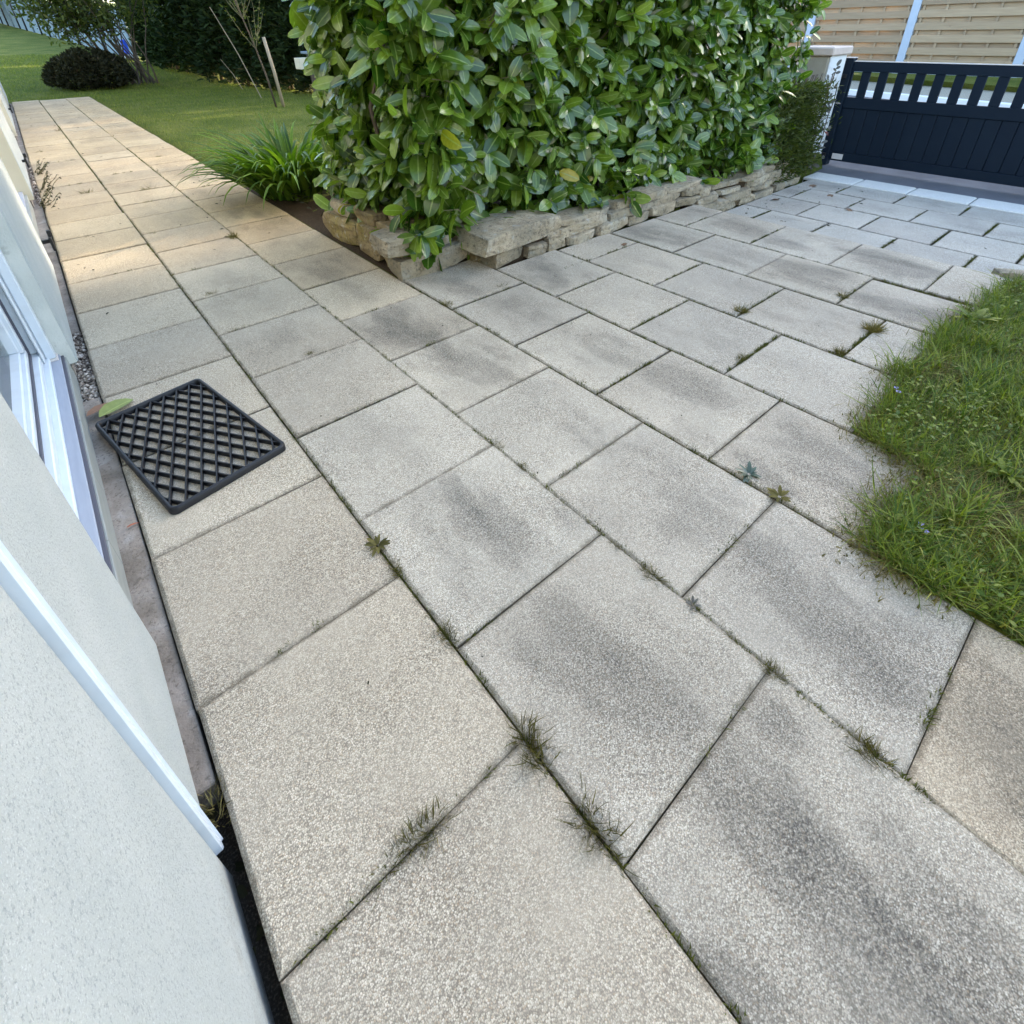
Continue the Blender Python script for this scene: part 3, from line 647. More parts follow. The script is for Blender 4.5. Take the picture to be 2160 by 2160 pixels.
size = rng.uniform(.100, .188, n)*(1.0 + .05*np.sin(Pl[:, 0]*5)) * np.tile(np.linspace(.72, 1.08, nL), len(SP))
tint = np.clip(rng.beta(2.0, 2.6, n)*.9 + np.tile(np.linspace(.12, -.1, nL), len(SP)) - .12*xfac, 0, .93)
tint[rng.uniform(0, 1, n) < .006] = .995
LT = leaf_template(1, .51, .20, .20, pf=(.10, .68, 1.0, .95, .60, .0))
# wall stones stay visible: no leaves below the wall top except in a hanging fringe
ok = (Pl[:, 2] > .17) | (rng.uniform(0, 1, n) < .5); ok &= Pl[:, 2] > .09 - .06*xfac
Pl, D, Nr, size, tint = Pl[ok], D[ok], Nr[ok], size[ok], tint[ok]; n = len(Pl)
# the 280 leaves that show largest are parts of their own, in shared variants; the rest is one mass of leaves
camv = np.array(CAM); dist = np.linalg.norm(Pl-camv, axis=1)
vx = (Pl-camv)@ar/((Pl-camv)@af)*1125+1080; vy = (Pl-camv)@ad/((Pl-camv)@af)*1125+720
outer = ((Pl[:, 1] < HY0+.03) | (Pl[:, 0] < HX0+.03)) & (vx > 560) & (vx < 1800) & (vy > -10)
facing = np.abs(np.einsum('ij,ij->i', Nr, unit(camv-Pl)))
score = np.where(outer, size/dist*(.3+facing), 0); order = np.argsort(-score); bigs = order[:285]; rest = order[285:]
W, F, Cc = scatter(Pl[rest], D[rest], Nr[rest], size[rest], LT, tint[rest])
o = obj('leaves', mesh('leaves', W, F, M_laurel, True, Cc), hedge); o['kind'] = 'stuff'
variants = []
for v in range(6):
    T = leaf_template(1, random.uniform(.45, .55), random.uniform(.14, .34), random.uniform(.1, .32), pf=(.10, .68, 1.0, .95, .60, .0))
    col = np.zeros((len(T[0]), 3)); col[:, 1:] = T[2]; variants.append(mesh('leaf', T[0], T[1], M_laurel, True, col))
Rm = frames(D[bigs], Nr[bigs])
for k, i in enumerate(bigs):
    o = bpy.data.objects.new('leaf', variants[k % 6]); link(o, hedge)
    mm = Matrix(Rm[k].tolist()).to_4x4(); o.matrix_world = Matrix.Translation(Vector(Pl[i])) @ mm @ Matrix.Scale(float(size[i])*1.04, 4)
mb = MB()
for k in range(46):
    x = random.uniform(HX0+.15, HX1-.1); y = random.uniform(HY0+.38, HY1-.25); pts = [Vector((x, y, .06))]
    for q in range(6): pts.append(pts[-1] + Vector((random.uniform(-.1, .1), random.uniform(-.09, .07), random.uniform(.22, .42))))
    mb.tube(pts, [.016, .014, .012, .010, .008, .006, .004], 5)
mb.obj('branches', M_bark, hedge, True)
mb = MB()
for i in rng.choice(len(SP), 700, replace=False):
    a = Vector(SA[i]).normalized(); p = Vector(SP[i]); mb.tube([p - a*.28 + Vector((random.uniform(-.05, .05), 0, -.1)), p - a*.1, p], [.005, .004, .003], 4, False)
o = mb.obj('twigs', M_twig, hedge); o['kind'] = 'stuff'
# deep inner mass of shaded leaves so that the hedge is closed
n = 5200
Pi = np.c_[rng.uniform(HX0+.18, HX1-.15, n), rng.uniform(HY0+.2, HY0+.62, n), rng.uniform(.12, HH-.1, n)]; n2 = 1800
Pi = np.concatenate([Pi, np.c_[rng.uniform(HX0+.16, HX0+.5, n2), rng.uniform(HY0+.1, HY1-.1, n2), rng.uniform(.12, HH-.1, n2)]]); n = len(Pi)
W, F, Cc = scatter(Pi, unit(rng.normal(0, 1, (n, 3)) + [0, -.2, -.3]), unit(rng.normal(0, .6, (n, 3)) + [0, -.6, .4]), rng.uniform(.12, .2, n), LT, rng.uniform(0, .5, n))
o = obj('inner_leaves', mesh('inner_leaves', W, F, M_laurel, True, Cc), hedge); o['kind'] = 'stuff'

# ------------------------------------------------------------------ day lily
def lily(name, base, n, spread, L0, L1, label, lean=(0, 0), seed=1):
    root = empty(name, base, label, 'plant'); r = random.Random(seed)
    for i in range(n):
        a = r.uniform(0, 6.283); rr = spread*math.sqrt(r.random())
        p0 = Vector((math.cos(a)*rr, math.sin(a)*rr, 0)); a2 = a + r.gauss(0, .5)
        out = Vector((math.cos(a2)+lean[0], math.sin(a2)+lean[1], 0)); L = r.uniform(L0, L1); tilt = r.uniform(.2, 1.25) + rr/spread*.6; curl = r.uniform(1.2, 2.4)
        wd = r.uniform(.026, .044); V = []; C = []; F = []; p = p0.copy(); th = tilt*.45; ns = 7; side = Vector((-out.y, out.x, 0)).normalized()
        for k in range(ns+1):
            t = k/ns; h = wd/2*(1-t**2.2)*(.75+.5*min(1, t*4)) + .0005
            d = Vector((0, 0, 1))*math.cos(th) + out.normalized()*math.sin(th); nrm = side.cross(d)
            V += [tuple(p - side*h - nrm*h*.45), tuple(p), tuple(p + side*h - nrm*h*.45)]; C += [(.0, .2, t), (.0, .85, t), (.0, .2, t)]
            p = p + d*(L/ns); th += curl/ns*(.4+1.2*t)
        for k in range(ns):
            b0 = 3*k; F += [(b0, b0+1, b0+4, b0+3), (b0+1, b0+2, b0+5, b0+4)]
        obj('leaf', mesh('leaf', V, np.array(F), M_lily, True, np.array(C)), root)
    return root
lily('lily_clump', (1.78, 5.75, .0), 298, .29, .5, .92, 'arching clump of strap leaved lily between the path and laurel hedge', (-.25, -.1), 3)

# ------------------------------------------------------------------ grass
def in_poly(x, y, poly):
    inside = np.zeros(len(x), bool); j = len(poly)-1
    for i in range(len(poly)):
        xi, yi = poly[i]; xj, yj = poly[j]
        c = ((yi > y) != (yj > y)) & (x < (xj-xi)*(y-yi)/(yj-yi+1e-12)+xi); inside ^= c; j = i
    return inside
def grass_mass(name, P, h, wd, matl, lean=.55, tint=None, droop=(.2, .7), nseg=3, dirbias=None):
    n = len(P); a = rng.uniform(0, 6.283, n); le = np.abs(rng.normal(0, lean, n))
    D = np.c_[np.cos(a)*np.sin(le), np.sin(a)*np.sin(le), np.cos(le)]
    if dirbias is not None: D = unit(D + dirbias)
    Nm = np.c_[np.cos(a), np.sin(a), .3*np.ones(n)]
    V, F, C = blade_template(1, 1, nseg, 0); T = np.repeat(V[None], n, 0)
    T[:, :, 0] *= wd[:, None]; T[:, :, 1] *= h[:, None]
    dr = rng.uniform(*droop, n); T[:, :, 2] = -(V[None, :, 1]**2)*(dr*h)[:, None]
    Rm = frames(D, -Nm); W = np.einsum('nij,nkj->nki', Rm, T) + P[:, None, :]
    FF = (F[None] + len(V)*np.arange(n)[:, None, None]).reshape(-1, 4)
    tn = rng.uniform(0, .95, n) if tint is None else tint
    col = np.zeros((n, len(V), 3)); col[:, :, 0] = tn[:, None]; col[:, :, 1] = .3; col[:, :, 2] = V[None, :, 1]
    return tag(obj(name, mesh(name, W.reshape(-1, 3), FF, matl, True, col.reshape(-1, 3))), kind='stuff')
GP = [(4.02, 1.02), (3.42, 1.08), (3.28, 1.08), (2.94, 1.12), (2.76, 1.07), (2.54, 1.12), (2.41, 1.10), (2.22, 1.07), (2.1, 1.09), (2.0, 1.05), (1.98, .93), (1.95, .88), (1.84, .87), (1.73, .90), (1.60, .87), (1.53, .88), (1.50, .82), (1.505, .70), (1.505, -1.0), (4.02, -1.0)]
def ragged(poly, last):
    out = []; r = random.Random(5)
    for k in range(len(poly)):
        p, q_ = Vector(poly[k]), Vector(poly[(k+1) % len(poly)]); out.append(tuple(p))
        if k < last:
            m_ = max(1, int((q_-p).length/.022)); nrm = Vector((-(q_-p).y, (q_-p).x)).normalized()
            for t_ in range(1, m_): out.append(tuple(p.lerp(q_, t_/m_) + nrm*r.gauss(0, .013)))
    return out
GP0 = GP; GP = ragged(GP, 17)
def rand_in(poly, n):
    xs_ = [p[0] for p in poly]; ys_ = [p[1] for p in poly]; out = np.zeros((0, 2))
    while len(out) < n:
        q = np.c_[rng.uniform(min(xs_), max(xs_), n), rng.uniform(min(ys_), max(ys_), n)]; out = np.concatenate([out, q[in_poly(q[:, 0], q[:, 1], poly)]])
    return out[:n]
# turf ground under the blades, slightly domed
V = [(x, y, .004) for x, y in GP]; F = [list(range(len(GP)))[::-1]]
tag(obj('turf', mesh('turf', V, F, soil_material('turf_soil', (.04, .045, .012), (.07, .075, .022), (.05, .08, .014)))), kind='structure')
def patch(q, s, ph): return np.sin(q[:, 0]*s+ph)*np.cos(q[:, 1]*s*1.3+ph*1.7) + .5*np.sin(q[:, 0]*s*2.3+ph*2)*np.sin(q[:, 1]*s*2.1)
n = 90000; q = rand_in(GP, n); pk = patch(q, 5.0, 1.1) + rng.normal(0, .35, n)
tall = (pk > .55); mossy = pk < -.6
P3 = np.c_[q, np.full(n, .003)]
grass_mass('grass', P3[tall], rng.uniform(.04, .108, tall.sum()), rng.uniform(.003, .0065, tall.sum()), M_grass, .75, rng.uniform(0, .9, tall.sum()))
k = ~tall & ~mossy; grass_mass('short_grass', P3[k], rng.uniform(.02, .07, k.sum()), rng.uniform(.0024, .0045, k.sum()), M_grass, .9, rng.uniform(.15, .999, k.sum()))
grass_mass('dry_grass', P3[mossy], rng.uniform(.025, .075, mossy.sum()), rng.uniform(.0012, .0022, mossy.sum()), M_dry, 1.1, None, (.3, 1.0))
n = 7000; q = rand_in(GP, n); grass_mass('thatch', np.c_[q, np.full(n, .006)], rng.uniform(.05, .12, n), rng.uniform(.0014, .0024, n), M_dry, 1.35, None, (.0, .3))
# mossy golden cushions
n = 42000; q = rand_in(GP, n); k = patch(q, 6.2, 4.0) + rng.normal(0, .25, n) > .15; q = q[k]
grass_mass('moss', np.c_[q, np.full(len(q), .003)], rng.uniform(.015, .05, len(q)), rng.uniform(.002, .004, len(q)), leaf_material('moss_leaf', (.08, .085, .012), (.25, .21, .030), (.15, .15, .03), .8, .1, .25, (.33, .25, .06)), .9)
n = 12000; q = rand_in(GP, n); k = patch(q, 4.1, 2.2) + rng.normal(0, .3, n) > .1; q = q[k]; n = len(q); a = rng.uniform(0, 6.28, n)
W, F, C = scatter(np.c_[q, rng.uniform(.02, .06, n)], np.c_[np.cos(a), np.sin(a), rng.normal(.2, .3, n)], unit(np.c_[rng.normal(0, .35, (n, 2)), np.ones(n)]), rng.uniform(.008, .022, n), leaf_template(1, .55, .25, .2), rng.uniform(.1, .95, n))
tag(obj('ground_cover', mesh('ground_cover', W, F, M_grass, True, C)), kind='stuff')
nc = 95; cq = rand_in(GP0, nc*3); cq = cq[(cq[:, 0] < 3.9)][:nc]; Pc = []
for cx_, cy_ in cq: m_ = int(rng.integers(35, 90)); Pc.append(np.c_[cx_+rng.normal(0, .022, m_), cy_+rng.normal(0, .022, m_), np.full(m_, .004)])
Pc = np.concatenate(Pc); n = len(Pc); grass_mass('grass_tufts', Pc, rng.uniform(.045, .13, n), rng.uniform(.0035, .0072, n), M_grass, .75, rng.uniform(.25, .9, n), (.3, .9), 4)
# blades hanging over the slabs along the edge
e = []
for (x0, y0), (x1, y1) in zip(GP0[:17], GP0[1:18]):
    L = math.hypot(x1-x0, y1-y0); m_ = int(L*1100); tt = rng.uniform(0, 1, m_); e.append(np.c_[x0+(x1-x0)*tt, y0+(y1-y0)*tt + rng.normal(-.005, .03, m_)])
e = np.concatenate(e); n = len(e); ed = np.sin(e[:, 0]*9.0)+np.sin(e[:, 0]*23) + rng.normal(0, .4, n) > -.2; e = e[ed]; n = len(e)
grass_mass('edge_grass', np.c_[e, np.full(n, .003)], rng.uniform(.03, .13, n), rng.uniform(.0018, .0038, n), M_grass, .8, rng.uniform(.0, .99, n), (.2, .8), 4, np.array([[-.25, .3, 0]]))
ne = 2600; kk = rng.integers(0, 17, ne); tt = rng.uniform(0, 1, ne); A0 = np.array(GP0)[kk]; A1 = np.array(GP0)[kk+1]; q = A0 + (A1-A0)*tt[:, None] + rng.normal(0, .038, (ne, 2)) + [-.012, .012]
grass_mass('edge_thatch', np.c_[q, np.full(ne, .004)], rng.uniform(.02, .07, ne), rng.uniform(.0014, .0026, ne), M_dry, 1.3, None, (.0, .5))
qq = q[::2] + rng.normal(0, .02, (len(q[::2]), 2)); grass_mass('edge_moss', np.c_[qq, np.full(len(qq), .002)], rng.uniform(.008, .02, len(qq)), rng.uniform(.003, .006, len(qq)), M_weed, 1.0)
# lawn blades beyond the path
def lawn_pts(n):
    out = np.zeros((0, 2))
    while len(out) < n:
        yy = 5.0 + (rng.uniform(0, 1, n)**1.9)*26; xx = rng.uniform(-4, 9, n)
        k = ((xx > 1.52) & (yy < 18.6) | (yy > 18.55)) & (xx < 5.9 - (yy-14)*.145) & ~((xx > 1.5) & (yy < 5.95) & (xx < 6.4))
        k &= ~((xx < 1.9) & (yy < 6.3)); out = np.concatenate([out, np.c_[xx, yy][k]])
    return out[:n]
n = 130000; q = lawn_pts(n); dsc = np.clip(q[:, 1]/12, .8, 2.2); edge = (q[:, 0] < 1.6) & (q[:, 1] < 18.6)
pz = ground_z(q[:, 0], q[:, 1])
grass_mass('lawn_grass', np.c_[q, pz], rng.uniform(.025, .06, n)*np.where(edge, 1.15, 1)*dsc**.4, rng.uniform(.003, .0055, n)*dsc, leaf_material('lawn_blade', (.075, .115, .014), (.26, .28, .045), (.18, .2, .03), .6, .2, .3, (.38, .32, .10)), .7, np.clip(rng.uniform(.1, .95, n)+.22*patch(q, 1.7, 2.), 0, .999), (.1, .6), 2)
q = np.c_[rng.uniform(12.6, 13.95, 9000), rng.uniform(.5, 8.5, 9000)]; off = (q - np.array(a0)[:2])@np.array(nn)[:2]; q = q[off > 1.2]
grass_mass('bank_grass', np.c_[q, np.interp((q-np.array(a0)[:2])@np.array(nn)[:2], [1.15, 2.6], [.185, .31])], rng.uniform(.04, .10, len(q)), rng.uniform(.006, .011, len(q)), M_grass, .6, rng.uniform(0, .7, len(q)), nseg=2)

# ------------------------------------------------------------------ weeds in the joints
def weed(x, y, size, label, kind='tuft', along_=None, n=None, m=None, z=-.008):
    size *= .98 if kind == 'tuft' else .8
    root = empty('weed', (x, y, z + .004), label, 'weed', 'weeds growing in the paving joints')
    if kind == 'tuft':
        n = int((n or 60 + size*1100)*1.6); a = rng.uniform(0, 6.28, n); r0 = size*.26*np.sqrt(rng.uniform(0, 1, n))
        P = np.c_[np.cos(a)*r0, np.sin(a)*r0, np.zeros(n)]
        if along_ is not None: P += np.outer(rng.uniform(-.5, .5, n), [along_[0], along_[1], 0])*size*.95
        le = rng.uniform(.45, 1.52, n); a2 = a + rng.normal(0, .6, n)
        D = np.c_[np.cos(a2)*np.sin(le), np.sin(a2)*np.sin(le), np.cos(le)]
        T = blade_template(1, .05, 3, .35); sz = size*rng.uniform(.25, .75, n)
        W, F, C = scatter(P, D, np.c_[np.cos(a), np.sin(a), np.ones(n)*.4], sz, T, rng.uniform(0, .99, n))
        obj('blades', mesh('blades', W, F, m or M_weed, True, C), root)
    else:
        n = n or 9; a = np.arange(n)*2.4 + rng.normal(0, .2, n); le = rng.uniform(.9, 1.35, n)
        D = np.c_[np.cos(a)*np.sin(le), np.sin(a)*np.sin(le), np.cos(le)]
        W, F, C = scatter(np.c_[np.cos(a)*.004, np.sin(a)*.004, np.full(n, .006)], D, np.c_[-np.cos(a)*.2, -np.sin(a)*.2, np.ones(n)], size*rng.uniform(.5, 1, n), leaf_template(1, .30, .2, .25), rng.uniform(0, .9, n))
        obj('leaves', mesh('leaves', W, F, m or M_weed, True, C), root)
    return root
AY, AX = (0, 1), (1, 0)
weed(.505, 1.135, .085, 'largest spiky brown green weed tuft where three near slabs meet', along_=AY)
weed(.505, .965, .08, 'long dry weed tuft just above the lowest joint corner', along_=AY)
weed(.270, 1.163, .07, 'spiky weed tuft halfway along the near cross joint', along_=AX)
weed(.205, 1.167, .06, 'sparse weed with wispy stalks on the near cross joint', along_=AX, n=40)
weed(.503, 1.44, .055, 'brownish weed at the joint corner beside a dark gap', along_=AY)
weed(.500, 1.51, .035, 'small yellowish weed just above the brownish corner weed', n=24)
weed(.500, 1.27, .022, 'tiny weed midway down the joint above the largest tuft', n=18)
weed(.078, 1.168, .014, 'tiny moss weed on the near joint close to the house', n=14)
weed(1.010, 1.10, .03, 'small reddish brown rosette weed in the long joint', 'rosette', m=M_red)
weed(1.010, .995, .03, 'thin greenish weed between red rosette and slab corner', along_=AY, n=30)
weed(1.008, .895, .05, 'flat grassy weed at the corner of a cross joint right of centre', along_=AY)
weed(1.005, .695, .06, 'green weed with tall thin stalks near the right corner joint', along_=AY)
weed(.500, 1.78, .05, 'small flat green rosette weed in the joint below the mat', 'rosette', n=14)
weed(.500, 1.68, .045, 'ragged weed below the flat rosette at a slab corner', along_=AY)
weed(.500, 1.91, .018, 'tiny dark weed at the corner of two slabs below the mat', n=16)
weed(1.02, 1.88, .035, 'bright green weed cushion in the middle long joint', along_=AY)
weed(1.02, 1.74, .035, 'second green weed cushion below the bright one', along_=AY)
weed(1.005, 1.34, .03, 'low strip of weed along the wide central joint', along_=AY)
weed(1.005, 1.22, .05, 'grassy weed tuft in the wide central joint above red rosette', along_=AY)
weed(1.01, 2.69, .03, 'small weed at a slab corner left of the wide mossy gap', n=22)
weed(1.515, 2.92, .05, 'yellowish grassy weed close to the stone wall corner', along_=AY, m=M_dry)
weed(1.86, 2.895, .06, 'dark branching weed on the joint below the corner stones', n=26, along_=AX)
weed(2.57, 1.85, .075, 'olive moss tuft in the joint right of the centre of the patio')
weed(3.11, 1.58, .06, 'round weed cushion near the wide brown gap on the right')
weed(2.84, 1.34, .09, 'tall straw coloured tuft near the grass edge', m=M_dry)
weed(2.52, 1.36, .06, 'low weed tuft by the grass edge nearer than the straw tuft')
weed(1.535, 1.24, .055, 'blue green fleshy weed at the edge of the mossy slab', 'rosette', m=leaf_material('sedum_leaf', (.045, .075, .055), (.10, .14, .11), (.1, .14, .1)), n=18)
weed(1.515, 1.13, .05, 'smaller blue green weed next to the fleshy one', 'rosette', n=12)
weed(2.16, 1.62, .045, 'pair of small weeds in the wide joint right of centre', along_=AX)
weed(.49, 2.16, .028, 'small dark weed at a slab corner right of the mat', n=18)
weed(.77, 2.925, .03, 'thin line of weed in the cross joint above the mat', along_=AX)
weed(.50, 4.39, .04, 'weed at the crossing of joints on the warm path', n=22)
weed(.61, 3.93, .04, 'dark weed in a cross joint on the path', along_=AX)
weed(.71, 3.93, .03, 'short green weed on the path just right of the dark one', n=20)
weed(.99, 4.86, .07, 'mossy weed along the right long joint of the path', along_=AY)
weed(.57, 5.37, .06, 'sprig of weed on the path beyond the mossy joint', n=14)
weed(.20, 5.61, .05, 'low sprig on the left column of the path', along_=AX, n=16)
weed(.34, 7.17, .08, 'long dark weed lying along a cross joint of the path', along_=AX, n=40)
weed(.80, 6.9, .08, 'dark oval weed in the middle column of the path', along_=AX, n=40)
weed(.73, 6.38, .06, 'thin weed along a cross joint level with the lily', along_=AX, n=20)
weed(1.02, 7.69, .07, 'sprig of weed beside the right long joint past the lily', n=12)
weed(.47, 12.14, .12, 'brown weed far up the left long joint of the path', n=30)
# twiggy weeds by the house wall
for (x, y, s, lb) in ((.02, 7.55, .17, 'dark twiggy weed against the house wall beside the path'), (.02, 8.6, .14, 'thin stalky weed further along the house wall'), (.0, 6.95, .12, 'leafy weed in the gravel pocket under the second wall corner')):
    rt = empty('wall_weed', (x, y, -.02), lb, 'weed'); mb = MB(); PP = []; DD = []
    for k in range(9):
        a = random.uniform(-1.2, 1.2); p = Vector((random.uniform(-.02, .02), random.uniform(-.2, .2), 0)); pts = [p]
        for q_ in range(4): pts.append(pts[-1] + Vector((math.cos(a)*.035, math.sin(a)*.05, s*.22)) + Vector((random.uniform(-.015, .015), random.uniform(-.02, .02), 0))); PP.append(pts[-1]); DD.append((math.cos(a), random.uniform(-1, 1), .2))
        mb.tube(pts, .0025, 4, False)
    mb.obj('stems', M_twig, rt)
    PP = np.array([tuple(p) for p in PP]).repeat(3, 0); DD = np.array(DD).repeat(3, 0) + rng.normal(0, .6, (len(PP), 3))
    W, F, C = scatter(PP, unit(DD), unit(rng.normal(0, .4, (len(PP), 3))+[0, 0, 1]), rng.uniform(.012, .028, len(PP)), leaf_template(1, .45), rng.uniform(0, .9, len(PP))); obj('leaves', mesh('leaves', W, F, M_bush, True, C), rt)
# moss and fine weed along many joints: nobody could count it
segs = []
for (x, ya, yb, d) in ((.502, .4, 1.4, .3), (.502, 2.0, 3.4, .3), (1.01, 2.05, 4.0, .4), (1.515, 1.6, 2.45, .25), (1.012, 1.0, 2.05, 1.0), (1.006, .55, 1.0, .6), (.503, 1.38, 2.0, .6), (1.515, 2.75, 3.0, .5), (1.512, 2.45, 2.62, 1.4), (1.51, .95, 1.28, 1.2), (1.506, 1.28, 1.45, .5), (1.01, 4.0, 9.5, .30), (.5, 3.4, 9.5, .16), (1.01, 9.5, 18.3, .12), (.5, 9.5, 18.3, .10), (3.475, 1.1, 1.55, .35), (2.5, 1.28, 1.4, 1)):
    segs.append((x, x, ya, yb, d))
for (y, xa, xb, d) in ((2.10, 2.02, 2.48, .8), (1.86, 2.52, 2.95, .6), (1.61, 2.02, 2.46, 1.1), (2.845, 2.3, 2.6, .4), (1.345, 2.52, 2.94, .7), (1.58, 3.05, 3.4, .5), (2.33, 1.55, 1.95, .3), (2.83, 3.05, 3.4, .3), (1.62, 1.05, 1.5, .25), (3.345+.5, .55, .95, .3), (1.163, .03, .47, .35), (2.4, .55, .95, .2)):
    segs.append((xa, xb, y, y, d))
for i in range(5):
    for n_ in range(0, 5): 
        y = (LJ[i]-n_)*S; segs.append((LX[i]+random.uniform(.02, .2), LX[i+1]-random.uniform(.02, .15), y, y, random.uniform(.2, 1.2)))
for k in range(3, 8):
    for q_ in range(-1, 5):
        u = OFF[k]+5+q_*.9975
        if RIGHT[k]+.1 < u < FRONT[k]-.1 and random.random() < .75: a_ = random.uniform(.02, .25); segs.append((k*S+a_*.5+.02, (k+1)*S-random.uniform(.02, .2), u*S, u*S, random.uniform(.3, .9)))
    segs.append((k*S, k*S, RIGHT[k]*S+.1, FRONT[k]*S-.1, .35))
for k in range(0, 3):
    for q_ in range(0, 22):
        u = OFF[k]+5+q_*.9975
        if random.random() < (.5 if u < 9 else .22): a_ = random.uniform(.02, .3); segs.append((k*S+a_, min((k+1)*S-.02, k*S+a_+random.uniform(.06, .2)), u*S, u*S, random.uniform(.3, .8)))
Q = []
for xa, xb, ya, yb, d in segs:
    L = math.hypot(xb-xa, yb-ya); m_ = int(L*3000*d); tt = rng.uniform(0, 1, m_)
    k = np.sin(tt*L*37+xa*11)+np.sin(tt*L*83+ya*7) + rng.normal(0, .5, m_) > -.1; tt = tt[k]
    zz = -.19 if xa > 4.06 else 0; Q.append(np.c_[xa+(xb-xa)*tt+rng.normal(0, .0035 if zz == 0 else .008, len(tt)), ya+(yb-ya)*tt+rng.normal(0, .0035 if zz == 0 else .008, len(tt)), np.full(len(tt), zz-.012)])
Q = np.concatenate(Q); n = len(Q)
far = np.clip(Q[:, 1]/6.0, 1, 1.25); grass_mass('joint_moss', Q, rng.uniform(.009, .024, n)*far, rng.uniform(.0025, .005, n)*far, leaf_material('joint_moss_leaf', (.06, .065, .02), (.14, .15, .035), (.06, .08, .02), .85, .1, .15, (.10, .09, .03)), .8, None, (.1, .5), 2)
# dry grass in the wall gap
weed(-.014, 1.455, .07, 'wisps of dry grass in the gap under the white wall profile', along_=AY, n=60, m=M_dry, z=-.02)
weed(-.013, 1.10, .06, 'pale stalks in the dark gap at the foot of the near wall', along_=AY, n=14, m=M_dry, z=-.06)
# broad leaved plants and violets in the grass
for (x, y, s, lb) in ((3.25, 1.06, .12, 'grey green broad leaved plant at the far grass edge'), (2.12, .70, .07, 'dark dandelion rosette in the grass on the right'), (1.88, .50, .07, 'dandelion rosette lower down at the right frame edge'), (2.5, .90, .06, 'small broad leaved plant among the taller grass')):
    rt = empty('broadleaf_weed', (x, y, .01), lb, 'plant'); n = 16; a = np.arange(n)*2.4; le = rng.uniform(.6, 1.3, n)
    D_ = np.c_[np.cos(a)*np.sin(le), np.sin(a)*np.sin(le), np.cos(le)]
    W, F, C = scatter(np.zeros((n, 3)), D_, np.c_[-np.cos(a), -np.sin(a), np.ones(n)*1.2], s*rng.uniform(.6, 1.1, n), leaf_template(1, .27, .25, .3), rng.uniform(0, .8, n)); obj('leaves', mesh('leaves', W, F, M_grass, True, C), rt)
M_violet = mat('violet_petal', (.30, .27, .60), .6)[0]
for (x, y, lb) in ((2.33, 1.08, 'tiny violet flower by the slab edge under grass blades'), (1.66, .80, 'pair of pale violet flowers in the mossy grass')):
    rt = empty('violet_flower', (x, y, .03), lb, 'flower'); n = 8; a = np.arange(n)*1.26
    W, F, C = scatter(np.c_[(np.arange(n)//5)*.02, (np.arange(n)//5)*.012, np.zeros(n)], np.c_[np.cos(a), np.sin(a), .4*np.ones(n)], np.c_[-np.cos(a)*.3, -np.sin(a)*.3, np.ones(n)], np.full(n, .011), leaf_template(1, .8, .1, .1), np.zeros(n)); obj('petals', mesh('petals', W, F, M_violet, True), rt)
    mb = MB(); mb.tube([(0, 0, 0), (.004, .002, -.03)], .0012, 4); mb.obj('stalk', M_twig, rt)

# ------------------------------------------------------------------ doormat
mata = [Vector((-.038, 2.947)), Vector((.084, 2.283)), Vector((.456, 2.353)), Vector((.335, 3.012))]
ex = (mata[2]-mata[1]).normalized(); W_, L_ = .382, .675; ctr = sum(mata, Vector((0, 0)))/4; rz = math.atan2(ex.y, ex.x)
dm = empty('doormat', (ctr.x, ctr.y, .001), 'black rubber lattice doormat lying on the slabs by the patio door', 'doormat'); dm.rotation_euler = (0, 0, rz)
def rrect(w, l, r, n=5):
    out = []
    for cx, cy, a0_ in ((w/2-r, l/2-r, 0), (-w/2+r, l/2-r, 90), (-w/2+r, -l/2+r, 180), (w/2-r, -l/2+r, 270)):
        for k in range(n+1): a = R(a0_+90*k/n); out.append((cx+r*math.cos(a), cy+r*math.sin(a)))
    return out
o1, o2, i1, i2 = rrect(W_, L_, .022), rrect(W_-.006, L_-.006, .020), rrect(W_-.020, L_-.020, .016), rrect(W_-.026, L_-.026, .014)
V = []; F = []; nn_ = len(o1)
for ring, z in ((o1, 0), (o1, .020), (o2, .024), (i1, .024), (i2, .021), (i2, 0)): V += [(x, y, z) for x, y in ring]
for k in range(5):
    for i in range(nn_): j = (i+1) % nn_; F.append([k*nn_+i, k*nn_+j, (k+1)*nn_+j, (k+1)*nn_+i])
obj('rim', mesh('rim', V, F, M_rub, True), dm)
def lattice(sgn, z0, z1, wd):
    mb = MB(); hw, hl = W_/2-.012, L_/2-.012; tn = math.tan(R(24))
    for k in range(-14, 15):
        c = k*.0485                        # line  x = c + sgn*tn*y
        pts = []
        for y in (-hl, hl):
            x = c + sgn*tn*y
            if -hw <= x <= hw: pts.append((x, y))
        for x in (-hw, hw):
            y = (x-c)/(sgn*tn)
            if -hl < y < hl: pts.append((x, y))
        if len(pts) < 2: continue
        p, q_ = Vector(pts[0]), Vector(pts[1]); d = (q_-p)
        if d.length < .02: continue
        nrm = Vector((-d.y, d.x)).normalized(); h = wd/2; i = len(mb.V)
        for z, hh in ((z0, h), (z1-.0015, h), (z1, h*.55)):
            for s_ in (p - nrm*hh, p + nrm*hh, q_ + nrm*hh, q_ - nrm*hh): mb.V.append((s_.x, s_.y, z))
        mb.F += [[i+8, i+9, i+10, i+11][::-1]]
        for a in (0, 4):
            for b_ in range(4): mb.F.append([i+a+b_, i+a+(b_+1) % 4, i+a+4+(b_+1) % 4, i+a+4+b_])
    return mb.obj('lattice_ribs', M_rub, dm)
lattice(1, .0005, .019, .0058); lattice(-1, .0, .0170, .0054)
